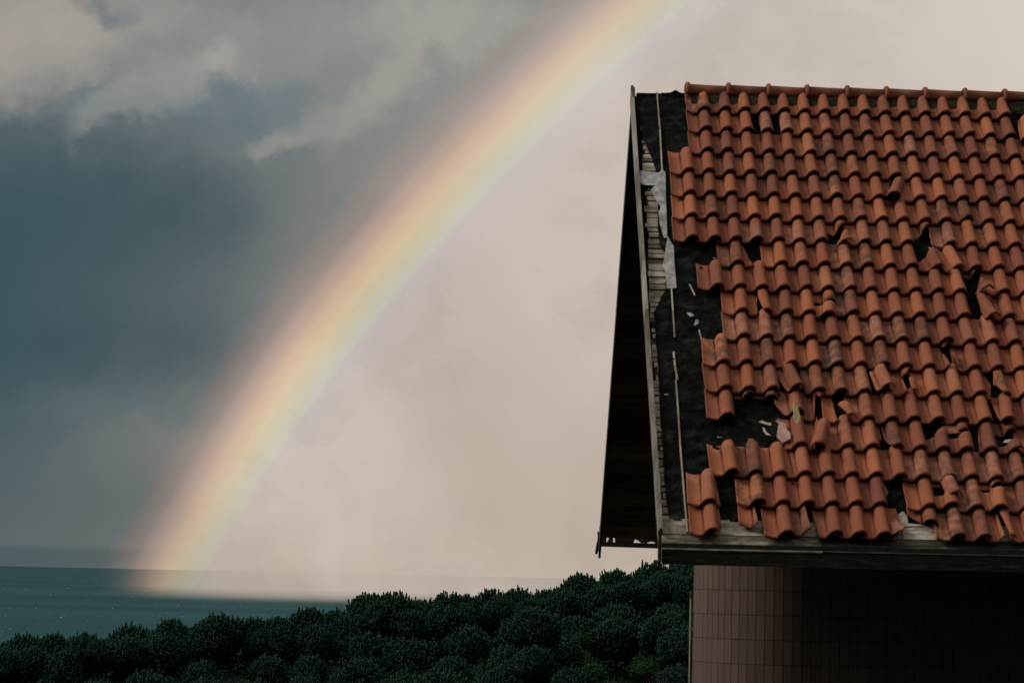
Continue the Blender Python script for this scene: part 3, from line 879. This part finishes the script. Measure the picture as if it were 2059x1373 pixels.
def place(mb, geo, row, col, off=(0, 0, 0), rot=0., tilt=(0., 0.), tone=None, pivot=(.12, .25)):
    V, F = geo
    if not V: return
    x0 = tile_x(col, row); s0 = row - 1.17     # upper end
    n0, n1 = -.002, .037                        # raised at the lower end
    cr_, sr_ = cos(radians(rot)), sin(radians(rot)); tx, ty = radians(tilt[0]), radians(tilt[1])
    vs = []
    for (u, v, z) in V:
        a, b_ = u - pivot[0], v - pivot[1]
        zz = z + a * math.tan(ty) + b_ * math.tan(tx)
        a, b_ = a * cr_ - b_ * sr_, a * sr_ + b_ * cr_
        u2 = a + pivot[0] + off[0]; v2 = b_ + pivot[1] + off[1]
        h = zz + off[2] + n0 + (n1 - n0) * (v2 / TL) + .006
        vs.append(rp(x0 + u2, s0 + v2 / RL, h))
    if tone is None: tone = (max(0, min(1, R.gauss(.55, .2))), 0, 0)
    mb.add(vs, F, tone, True)

def rc(px, py):
    x, s = unproj(px, py); row = math.ceil(s); col = floor((x - tile_x(0, row) - .028) / PX)
    return row, col
FIRST = {0: 1, 1: 1, 2: 1, 3: 0, 4: 0, 5: 0, 6: 0, 7: 2, 8: 1, 9: 2, 10: 2, 11: 1, 12: 1, 13: 1, 14: 5, 15: 1, 16: 0, 17: 0}
G = 'gone'
mods = {}
def mod(px, py, spec): mods[rc(px, py)] = spec
# (cuts, offset, rot, tilt)
NOPAN = [([(.52, 0, .50, 1)], (0, 0, 0), 0, (0, 0))]          # only the barrel is left
A1 = [([(0, .62, .45, .50), (.45, .5, 1, .80)], (0, 0, 0), 0, (0, 0))]      # upper part, ragged lower end
def lower(cuts, off=(0, 0, 0), rot=0, tilt=(0, 0)): return (cuts, off, rot, tilt)
mod(1520, 258, NOPAN); mod(1560, 257, NOPAN)
mod(2032, 215, [lower([(0, .5, .5, .25)[0:4]], (0, 0, 0)), ])
mod(2036, 262, [lower([(.45, 0, .42, 1)], (-.02, .06, .02), 4, (0, 6))])
mod(1812, 390, [lower([(0, .62, .35, .7), (.35, .7, .5, .35)], (0, 0, 0)), lower([(.55, .1, .42, 1)], (-.02, .02, .03), 14, (6, 0))])
mod(1700, 478, [lower([(0, .98, .45, .62), (.45, .62, 1, .9)], (0, 0, 0)), lower([(1, .55, .72, .66), (.72, .66, .5, .9)], (.005, .03, .01), -6, (0, 0))])
mod(1522, 520, [lower([(.38, .30, .15, 1)], (.0, .02, .02), 22, (5, 6))])
mod(1500, 520, [lower([(.5, 1, .25, .2)], (0, 0, .0), 0)])
mod(1868, 492, [lower([(0, .55, .3, .7), (.3, .7, .7, .38)], (0, 0, 0))])
mod(1872, 525, [lower([(.95, .2, .40, .5), (.40, .5, .2, 1)][:1], (.02, .03, .01), -6, (0, 0))])
mod(1895, 530, [lower([(.05, .1, .25, 1)][::-1], (.0, .02, .0), -8, (0, 0))])
mod(1660, 618, [lower([(0, .55, .55, .50), (.55, .5, 1, .62)], (0, 0, 0)), lower([(1, .62, .5, .55), (.5, .55, .0, .6)], (-.01, .02, .015), 6, (0, 0))])
mod(1945, 598, [lower([(0, .7, .5, .35), (.5, .35, 1, .60)], (0, 0, 0)), lower([(1, .75, .75, .60), (.75, .6, .35, .95)], (.0, .02, .02), -14, (4, 0))])
mod(1948, 628, [lower([(.62, 0, .45, 1)], (.01, .05, .02), -9, (4, 0))])
mod(1768, 765, G); mod(1790, 758, NOPAN)
MODB = 0
def modb(row, bx, spec):
    c = min(range(0, 30), key=lambda q: abs(proj(rp(tile_x(q, row) + .187, row - .4))[0] - bx)); mods[(row, c)] = spec
modb(11, 1905, [lower([(.66, 1, .48, .15)]), lower([(.3, .50, .62, .26), (.62, .26, .80, .48), (.80, .48, 1.0, .40)]), lower([(1.0, .45, .80, .52), (.80, .5, .90, 1)], (.006, .02, .0), -4)])
modb(12, 1829, [lower([(.60, 1, .50, .0)]), lower([(.4, .85, .70, .40), (.70, .40, 1.0, .46)]), lower([(1, .5, .74, .55), (.74, .52, .72, 1)], (.004, .008, .0), -2)])
modb(12, 1589, [lower([(.10, 0, .42, 1)], (-.008, .012, .02), -7, (3, 4)), lower([(.22, 1, .0, 0)], (0, 0, -.004), 0)])
modb(12, 1634, [lower([(.20, .1, .28, 1)], (0, 0, 0), 0), lower([(.20, .75, .0, .2), (.0, .85, .2, .8)], (.006, .01, .008), 3)])
modb(13, 1504, [lower([(0, .28, .5, .22), (.5, .22, 1, .34)], (0, 0, 0)), lower([(.95, .25, .55, .2), (.55, .2, .5, .5), (.5, .48, 1, .44)], (.0, .02, .0), 3)])
modb(13, 1551, [lower([(0, .25, .45, .36), (.45, .36, 1, .62)], (0, 0, 0))])
modb(13, 1597, [lower([(0, .45, .5, 1), (.2, .82, 1, .82)], (0, -.01, .004), 0)])
modb(13, 1645, [lower([(.0, .95, .50, .98), (.5, 1.0, .62, .35)], (0, 0, 0)), lower([(.55, .62, .78, .38), (.78, .38, 1, .75)], (0, 0, 0))])
modb(13, 1690, [lower([(.52, 1, .42, .2), (0, .3, .1, .25), (.0, .3, .3, .22)][:1], (0, .01, .0), 2), lower([(1, .55, .6, .5), (.55, .5, .7, 1)], (.01, .02, .02), -8)])
modb(14, 1606, [lower([(.05, 0, .25, 1)], (0, 0, 0)), ])
modb(14, 1651, [lower([(.72, 1, .62, .0)], (0, 0, 0))])
mod(1892, 880, [lower([(1, .25, .3, .55), (.3, .55, .05, 1)][:1], (.0, .02, .0), 3), lower([(.6, 0, .2, .8)][::-1], (0, 0, 0), 0)][:1])
mod(1935, 880, [lower([(0, .42, 1, .35)], (0, 0, 0)), lower([(1, .45, 0, .55)], (.0, .02, .012), 4)])
mod(1970, 880, [lower([(.5, 0, .35, 1)], (0, 0, 0), 2), ])
mod(2020, 862, [lower([(.2, 0, .5, 1)], (0, .01, .02), 5, (4, 0))])
mod(2020, 882, [lower([(0, .6, .5, .45), (.5, .45, 1, .6)], (0, 0, 0)), lower([(1, .7, 0, .78)], (0, .02, .01), -5)])
mod(1815, 1000, [lower([(.45, 1, .30, .45), (.3, .45, .62, 0)], (0, 0, 0))])
mod(1912, 985, [lower([(0, .3, 1, .2)], (0, 0, 0)), lower([(1, .55, .3, .6), ], (.0, .0, .01), 5)])
mod(2010, 995, [lower([(0, .35, 1, .2)], (0, 0, 0)), lower([(1, .4, .0, .42)], (-.01, .01, .012), 6)])
mod(1995, 780, [lower([(.3, 1, .45, .5), (.45, .5, .25, 0)], (0, 0, 0)), lower([(.35, 0, .52, .5), (.52, .5, .4, 1)], (.005, .0, 0), -1)])
mod(1795, 860, [lower([(0, .95, .35, .6), (.35, .6, .3, 0)], (0, 0, 0)), lower([(.38, 0, .42, .6), (.42, .6, .6, 1)], (.004, .004, 0), -1)])
mod(1560, 820, [lower([(0, .25, .6, .42), (.6, .42, 1, .9)], (0, 0, 0))])
mod(1500, 820, [lower([(0, .15, .5, .28), (.5, .28, 1, .18)], (0, 0, 0))])
mod(1530, 820, [lower([(0, .2, 1, .3)], (0, 0, 0))])
# rows 16, 17
r16, c16 = rc(1440, 1000)
mods[(16, 1)] = [lower([(.30, 1, .22, 0)], (0, 0, 0))]
mods[(17, 1)] = [lower([(.35, 1, .22, 0), (0, .62, 1, .60)][1:] , (0, 0, 0), 0)]
mods[(17, 1)] = [([(.30, .62, .26, 0), (0, .70, 1, .66)], (0, 0, 0), 0, (0, 0))]
mods[(17, 2)] = [([(0, .64, .65, .72), (.65, .72, .55, 0)], (.01, 0, 0), 0, (0, 0))]
modb(17, 1627, [lower([(.80, 1, .66, .0), (0, .97, .5, .93), (.5, .93, 1, .99)])])
modb(17, 1676, [lower([(.02, .0, .20, 1)])])
modb(9, 1555, [lower([(.62, 1, .55, .4), (.55, .4, .60, 0)]), lower([(.60, 0, .57, .4), (.57, .4, .64, 1)], (.006, .006, 0), -1)])
modb(5, 1940, [lower([(0, .97, .6, .90), (.6, .90, 1, .98)])])
modb(15, 1612, [lower([(.40, 1, .30, 0)]), lower([(.31, 0, .41, 1)], (.005, .0, 0), 1)])
mod(1815, 1055, [lower([(.0, .92, .55, .62), (.55, .62, .5, 0)], (0, .0, 0))])
mod(1850, 1055, [lower([(0, .40, .6, .50), (.6, .5, 1, .66)], (0, .0, 0))])
mod(1985, 1055, [lower([(.62, 1, .55, .0)], (0, 0, 0)), lower([(.60, 0, .78, 1)], (.006, 0, 0), -1)])

field = MB(); NC = int((XR - 1.5) / PX)
dbg = []
pale_at = {rc(*p): q for p, q in {(1535, 255): .9, (1575, 255): .9, (1620, 300): .3, (1833, 300): .8, (1917, 300): .7, (1885, 310): .3, (1700, 565): .8, (1757, 665): .95, (1522, 660): .8, (1470, 655): .8, (1560, 660): .5,
           (1672, 720): .7, (1725, 770): .7, (1598, 460): .7, (1510, 465): .6, (1905, 470): .6, (1778, 470): .5, (1400, 1000): .4, (1815, 925): .9, (1965, 925): .3, (1990, 930): .8, (1950, 1000): .9, (1930, 1060): .7, (1900, 920): .6,
           (1920, 800): .6, (1860, 800): .3, (1990, 700): .5, (1620, 470): .4}.items()}
rt = random.Random(11)
for row in range(0, 18):
    for col in range(0, NC + 1):
        R_ = rt
        rot = rt.gauss(0, .7); off = (rt.gauss(0, .003), rt.gauss(0, .005), abs(rt.gauss(0, .002)))
        tone = (max(0, min(1, rt.gauss(.56, .24))), pale_at.get((row, col), .0 if rt.random() > .08 else rt.uniform(.1, .4)), (1.5 if rt.random() < .14 else max(0, rt.gauss(.15, .3))))
        if row == 14 and col < 4: continue
        
        if col < FIRST[row] and row != 14: continue
        sp = mods.get((row, col), 0)
        if sp == G: continue
        if sp == 0 or sp is None:
            place(field, (TV, TF), row, col, off, rot, (0, 0), tone)
        else:
            for (cuts, o2, r2, tl) in sp:
                place(field, cut_tile(cuts), row, col, tuple(a + b_ for a, b_ in zip(off, o2)), rot + r2, tl, tone)
tf = field.build('tile_field', M_TILE, roof)
tf['kind'] = 'structure'
del tf['kind']

# --- ridge: mortar bed and half-round ridge tiles with collars
mb = MB()
vs = []; NXM = 220
for i in range(NXM + 1):
    x = 1.80 + (XR - 1.8) * i / NXM
    w = .02 * noise.noise((x * 6, 0, 0)); w2 = .014 * noise.noise((x * 13, 5, 0))
    vs += [rp(x, RS + .66 + w * 3, .008), rp(x, RS + .50 + w * 2, .030 + w2), rp(x, RS + .30, .050), rp(x, RS + .02, .07)]
fs = [(4 * i + k, 4 * i + k + 1, 4 * i + 5 + k, 4 * i + 4 + k) for i in range(NXM) for k in range(3)]
mb.add(vs, [tuple(reversed(f)) for f in fs], smooth=True)
mb.build('mortar_bed', M_MORTAR, roof)
def ridge_tile(x0, L, seed):
    mb = MB(); n = 12; vs = []
    st = [(0, .108), (.03, .126), (.09, .126), (.12, .104), (.5, .097), (1, .090)]
    for (t, r) in st:
        for k in range(n + 1):
            a = pi * 1.16 * k / n - pi * .08
            vs.append((x0 + t * L, RIDGE_Y - cos(a) * r * 1.15, RIDGE_Z + .000 + sin(a) * r * 1.0))
    m_ = len(st)
    v2 = [(x, RIDGE_Y + (y - RIDGE_Y) * .84, RIDGE_Z + .000 + (z - RIDGE_Z) * .84) for x, y, z in vs]
    f = [(j * (n + 1) + i, j * (n + 1) + i + 1, (j + 1) * (n + 1) + i + 1, (j + 1) * (n + 1) + i) for j in range(m_ - 1) for i in range(n)]
    N = len(vs)
    f2 = [tuple(N + i for i in reversed(q)) for q in f]
    ends = [(i, N + i, N + i + 1, i + 1) for i in range(n)] + [((m_ - 1) * (n + 1) + i, (m_ - 1) * (n + 1) + i + 1, N + (m_ - 1) * (n + 1) + i + 1, N + (m_ - 1) * (n + 1) + i) for i in range(n)]
    sides = [(j * (n + 1), (j + 1) * (n + 1), N + (j + 1) * (n + 1), N + j * (n + 1)) for j in range(m_ - 1)] + [(j * (n + 1) + n, N + j * (n + 1) + n, N + (j + 1) * (n + 1) + n, (j + 1) * (n + 1) + n) for j in range(m_ - 1)]
    mb.add(vs + v2, f + f2 + ends + sides, (random.Random(seed).uniform(.15, .6), random.Random(seed).choice((0, 0, .1)), .45), True)
    return mb
# collars seen at px 1380,1463,1541,1620,1700,1778,1856,1934,2010
cx = [unproj(p, 178)[0] for p in (1376, 1458, 1538, 1615, 1695, 1773, 1850, 1929, 2008)]
while cx[-1] < XR: cx.append(cx[-1] + .418)
for i, x0 in enumerate(cx[:-1]):
    ridge_tile(x0, cx[i + 1] - x0 + .035, i).build('ridge_tile', M_RIDGE, roof)
# mortar in the first open ridge end
mb = MB(); mb.tube([(cx[0] + .03, RIDGE_Y, RIDGE_Z), (cx[0] + .25, RIDGE_Y, RIDGE_Z)], [.075, .08], 10); mb.build('mortar_plug', M_MORTAR, roof)

# --- rear slope, seen from below past the open verge
def rr_(x, t, n=0.):  # t = metres down the rear slope, normal n outward (up)
    d = Vector((0, DY, -DZ)) / RL; nn = Vector((0, DZ, DY)) / RL
    return Vector((x, RIDGE_Y, RIDGE_Z)) + d * t + nn * n
RLEN = 18.1 * RL
xv0 = unproj(1270, 190)[0] + .006
def rear_x(t): return xv0 + (at(1203, 1100, rr_(0, RLEN).y).x - xv0) * t / RLEN
mb = MB(); t = .02
while t < RLEN - .36:
    w = R.uniform(.10, .13)
    x0 = rear_x(t) + .03
    mb.box(rr_(x0, t, -.05 - R.uniform(0, .006)), EU * (XR - x0), rr_(0, w - .006) - rr_(0, 0), rr_(0, 0, .02) - rr_(0, 0), (R.random(), 0, 0)); t += w
rear = mb.build('rear_roof', M_SOFFIT, house)
# cover above the boards so no light leaks
mb = MB(); mb.box(rr_(rear_x(0) + .05, 0, -.02), EU * (XR - 1.3), rr_(0, t) - rr_(0, 0), rr_(0, 0, .02) - rr_(0, 0)); mb.build('rear_underlay', M_FELT, rear)
# rear tiles (same field of clay, seen only from the far side)
mb = MB(); tt = 0; 
for k in range(17):
    vs = []; n = 150
    for i in range(n + 1):
        x = 1.5 + (XR - 1.5) * i / n; ph = ((x - 1.5) % .2065) / .2065
        h = .055 * max(0, sin((ph - .45) / .55 * pi)) if ph > .45 else 0
        vs += [rr_(x, k * RL, h + .01), rr_(x, (k + 1) * RL + .04, h + .04)]
    mb.add(vs, [(2 * i, 2 * i + 2, 2 * i + 3, 2 * i + 1) for i in range(n)], (R.random(), 0, .2), True)
mb.build('rear_tile_field', M_TILE, rear)
# verge board of the rear slope
mb = MB(); mb.box(rr_(rear_x(0), -.05, -.13), EU * .028, rr_(rear_x(RLEN), RLEN) - rr_(rear_x(0), -.05), rr_(0, 0, .16) - rr_(0, 0), (.3, 0, 0))
mb.build('rear_verge_board', M_METAL, rear)
mb = MB()
ya = rr_(0, RLEN).y
pa, pb = at(1204, 1070, ya), at(1199, 1112, ya + .3)
mb.tube([pa, at(1202.5, 1093, ya + .1), pb], [.022, .020, .016], 6); mb.build('loose_lath', M_METAL, rear)
# rear eave strip with gaps where the sky shows through
def quad_px(mb, L, Y, th=.03):
    mb.prism([at(px, py, Y) for px, py in L], (0, th, 0), (.2, 0, 0))
Ye = rr_(0, RLEN).y - .03
mb = MB()
k = 9.805
def z4(L): return [(1190 + a / k, 1040 + b / k) for a, b in L]
quad_px(mb, z4([(150, 470), (290, 482), (430, 484), (830, 494), (1100, 508), (1400, 508), (1400, 612), (1300, 610), (170, 572), (150, 552)])[::-1], Ye)   # bottom rail
quad_px(mb, z4([(150, 180), (300, 180), (298, 338), (286, 482), (150, 470)])[::-1], Ye)
quad_px(mb, z4([(300, 180), (430, 180), (425, 338), (418, 494), (286, 494), (326, 446), (345, 338), (298, 338)])[::-1], Ye)
quad_px(mb, z4([(430, 180), (860, 180), (850, 432), (826, 494), (460, 484), (446, 338), (425, 338)])[::-1], Ye)
quad_px(mb, z4([(860, 180), (1170, 180), (1170, 478), (1100, 492), (1096, 508), (966, 498), (900, 446), (850, 432)])[::-1], Ye)
quad_px(mb, z4([(1170, 180), (1500, 180), (1500, 512), (1256, 508), (1220, 482), (1170, 478)])[::-1], Ye)
quad_px(mb, [(1330, 1058), (2059 + 600, 1074), (2059 + 600, 1118), (1330, 1102)][::-1], Ye)
mb.build('rear_fascia', M_METAL, rear)

# --- walls
WZ0, WZ1 = 35.0, 41.9
cxw, cyw, rw = 2.655, 24.92, .93
path = []
ang0 = 250
path.append((3.2, 33.6))
a = radians(165)
arc = [(cxw + rw * cos(t_), cyw + rw * sin(t_)) for t_ in [radians(168 + (270 - 168) * i / 14) for i in range(15)]]
path += arc; path.append((XR - .3, cyw - rw)); path.append((XR - .3, 33.6))
mb = MB(); n = len(path)
def wtop(x, y):
    s_ = (y - RY0) / DY
    zf = RZ0 + s_ * DZ - .12 if y < RIDGE_Y else RIDGE_Z - (y - RIDGE_Y) / DY * DZ - .12
    return min(zf, 44.8)
vs = [(x, y, WZ0) for x, y in path] + [(x, y, wtop(x, y)) for x, y in path]
mb.add(vs, [(i, (i + 1) % n, n + (i + 1) % n, n + i) for i in range(n)])
wall = mb.build('wall', M_GROUT, house)
# wall tiles: flat slips, each a hair out of true
mb = MB(); dense = []
fine = [(cxw + rw * cos(t_), cyw + rw * sin(t_)) for t_ in [radians(150 + (270 - 150) * i / 60) for i in range(61)]]
seg = fine + [(XR - .3, cyw - rw)]
cum = [0]
for a_, b_ in zip(seg, seg[1:]): cum.append(cum[-1] + hypot(b_[0] - a_[0], b_[1] - a_[1]))
def onpath(d):
    for i in range(len(seg) - 1):
        if d <= cum[i + 1]:
            t_ = (d - cum[i]) / (cum[i + 1] - cum[i]); return Vector((seg[i][0] + (seg[i + 1][0] - seg[i][0]) * t_, seg[i][1] + (seg[i + 1][1] - seg[i][1]) * t_, 0))
    return Vector((*seg[-1], 0))
zl = at(1440, 1184.5, 24.0).z; TH = .2175; TWd = .083
k = -12
while zl + k * TH < 41.6:
    z0 = zl + k * TH
    d = 0.0
    while d < cum[-1] - .1:
        w = TWd
        a_ = onpath(d + .0025); b_ = onpath(d + w - .0025); dr = (b_ - a_).normalized(); nr = Vector((dr.y, -dr.x, 0))
        j1, j2 = R.uniform(0, .0022), R.uniform(0, .0022)
        q = [a_ + nr * (.004 + j1), b_ + nr * (.004 + j2)]
        zt = min(wtop(a_.x, a_.y), z0 + TH - .005)
        if zt > z0 + .01:
            lo, hi = z0, zt
            v = [(q[0].x, q[0].y, lo), (q[1].x, q[1].y, lo), (q[1].x, q[1].y, hi), (q[0].x, q[0].y, hi), (a_.x - nr.x * .01, a_.y - nr.y * .01, lo), (b_.x - nr.x * .01, b_.y - nr.y * .01, lo), (b_.x - nr.x * .01, b_.y - nr.y * .01, hi), (a_.x - nr.x * .01, a_.y - nr.y * .01, hi)]
            mb.add(v, [(0, 1, 2, 3), (4, 0, 3, 7), (1, 5, 6, 2), (3, 2, 6, 7), (0, 4, 5, 1)], (R.random(), 0, 0))
        d += w
    k += 1
mb.build('wall_tiling', M_WALL, wall)
# downpipe with bracket at the wall's left edge
pp = at(1389.5, 1200, 25.4)
mb = MB(); mb.tube([(pp.x, pp.y, WZ0), (pp.x - .002, pp.y, 38.4), (pp.x, pp.y, pp.z)], [.011, .011, .011], 8); pipe = mb.build('downpipe', M_PIPE, wall)
mb = MB(); mb.box((pp.x - .012, pp.y - .02, at(1390, 1200, 25.6).z), (.05, 0, 0), (0, .04, 0), (0, 0, .055)); mb.build('pipe_bracket', M_BARGE, wall)

# ------------------------------------------------------------------ loose pieces lying on the roof (each could be lifted away)
def loose(name, geo, row, col, off, rot, tilt, tone, lb, cat='tile fragment', m_=None):
    mb = MB(); place(mb, geo, row, col, off, rot, tilt, tone)
    c = Vector((0, 0, 0))
    for v in mb.v: c += Vector(v)
    c /= len(mb.v)
    o = mb.build(name, m_ or M_TILE, origin=tuple(c)); tag(o, lb, cat, 'loose pieces on the roof'); return o
r_, c_ = rc(1790, 800)
loose('fallen_tile', cut_tile([(.36, .10, .30, 1.0), (1.0, .06, .36, .12), (.0, .78, 1, .80)]), r_, c_, (-.012, .085, .06), -8, (0, 0), (.75, .25, .1), 'light orange curved tile slipped out of its row below a black hole', 'roof tile')
r_, c_ = rc(1660, 898)
loose('fallen_tile', cut_tile([(.48, 0, .48, 1), (0, .86, 1, .86)]), r_, c_, (-.035, .10, .045), 12, (0, 0), (.6, .3, .2), 'half tile leaning left beside the large gap in the roof', 'roof tile')
r_, c_ = rc(1812, 388)
r_, c_ = rc(1918, 1000)
loose('fallen_tile', cut_tile([(.5, 0, .5, 1), (0, .58, 1, .62), (1, .02, 0, .0)]), r_, c_, (.02, .06, .05), -6, (3, 0), (.6, .45, .1), 'short barrel shaped tile piece lying two rows above the eave', 'roof tile')
def shard(name, pts, m_, lb, cat, h=.02, t=.016, tilt=(0, 0)):
    poly = [unproj(*p) for p in pts]; cx_ = sum(p[0] for p in poly) / len(poly); cs = sum(p[1] for p in poly) / len(poly)
    mb = MB(); P3 = [rp(x, s, h + (x - cx_) * tilt[0] + (s - cs) * RL * tilt[1]) for x, s in poly]
    mb.prism(P3, EN * t, (.5, .8, 0))
    o = mb.build(name, m_, origin=tuple(rp(cx_, cs, h))); tag(o, lb, cat, 'loose pieces on the roof')
    bv = o.modifiers.new('bevel', 'BEVEL'); bv.width = .002; bv.segments = 2
    return o
def z3(L): return [(1500 + a / 7.225, 740 + b / 7.225) for a, b in L]
shard('tile_shard', z3([(460, 905), (540, 930), (635, 1040), (640, 1110), (530, 1145), (440, 1050)]), M_PINK, 'pink hexagonal tile shard lying in the big gap', 'tile shard', .045, .02, (.2, -.1))
shard('tile_shard', z3([(425, 812), (575, 850), (590, 955), (500, 895)]), M_PINK, 'small triangular pale pink shard above the larger pink one', 'tile shard', .035, .012, (-.2, .2))
shard('wood_splinter', z3([(662, 690), (745, 745), (778, 850), (792, 985), (745, 960), (720, 905), (682, 870)]), M_SPLINT, 'yellow splinter of fresh wood standing out of the broken tiles', 'splinter', .08, .02, (-.3, -.3))
shard('debris_flake', z3([(180, 790), (235, 775), (290, 800), (365, 810), (370, 850), (300, 835), (235, 815)]), M_BONE, 'pale crumbly flake lying on the black felt', 'debris', .0, .012)
shard('debris_flake', z3([(240, 870), (270, 880), (300, 940), (370, 995), (300, 980), (255, 930)]), M_BONE, 'narrow brownish flake below the pale flake on the felt', 'debris', .0, .010)
shard('tile_shard', z3([(-8, 1175), (30, 1085), (100, 1085), (116, 1150), (60, 1190)]), M_TILE, 'orange tile corner standing above the row under the big gap', 'tile shard', .03, .014, (0, -.1))
def z6(L): return [(1600 + a / 3.71, 820 + b / 3.71) for a, b in L]
shard('tile_shard', z6([(700, 900), (745, 878), (815, 905), (800, 940), (725, 978), (712, 985)]), M_TILE, 'pointed orange shard hanging at the eave beside the pale patch', 'tile shard', .05, .014)
shard('mortar_lump', z6([(715, 850), (750, 800), (800, 770), (828, 800), (840, 860), (960, 878), (720, 886)]), M_BONE, 'whitish board end showing in the gap of the lowest tile row', 'board end', -.006, .008)
shard('tile_shard', z6([(1440, 640), (1510, 650), (1520, 760), (1470, 785), (1450, 720)]), M_TILE, 'jagged orange shard propped near the right end, second row up', 'tile shard', .06, .014, (.3, 0))
shard('tile_shard', z6([(1105, 165), (1200, 170), (1235, 215), (1120, 225)]), M_TILE, 'flat squarish shard above the slanted black hole', 'tile shard', .035, .014)
shard('tile_shard', z6([(1535, 300), (1560, 280), (1600, 275), (1590, 305)]), M_BONE, 'small grey metal like scrap wedged between tiles at the right', 'scrap', .06, .006)
# weed sprouting by the right edge
mb = MB(); x_, s_ = unproj(2056, 950)
b0 = rp(x_, s_, .03)
for k in range(10):
    a = R.uniform(0, 6.28); q = b0 + Vector((R.uniform(-.03, .05), R.uniform(-.05, 0), R.uniform(-.02, .09)))
    u = Vector((cos(a), -.3, sin(a))).normalized(); v = u.cross(Vector((0, 1, .3))).normalized(); l = R.uniform(.018, .03)
    mb.add([q - u * l, q + v * l * .45, q + u * l, q - v * l * .45], [(0, 1, 2, 3)], (.9, 0, 0))
w = empty('weed', tuple(b0)); tag(w, 'small green weed growing out of the tiles at the right edge', 'weed')
mb.build('leaves', M_LEAF, w)
mb = MB(); mb.tube([b0 - EN * .05, b0 + Vector((0, -.02, .05)), b0 + Vector((.02, -.03, .09))], [.003, .002, .001], 5); mb.build('stem', M_LEAF, w)
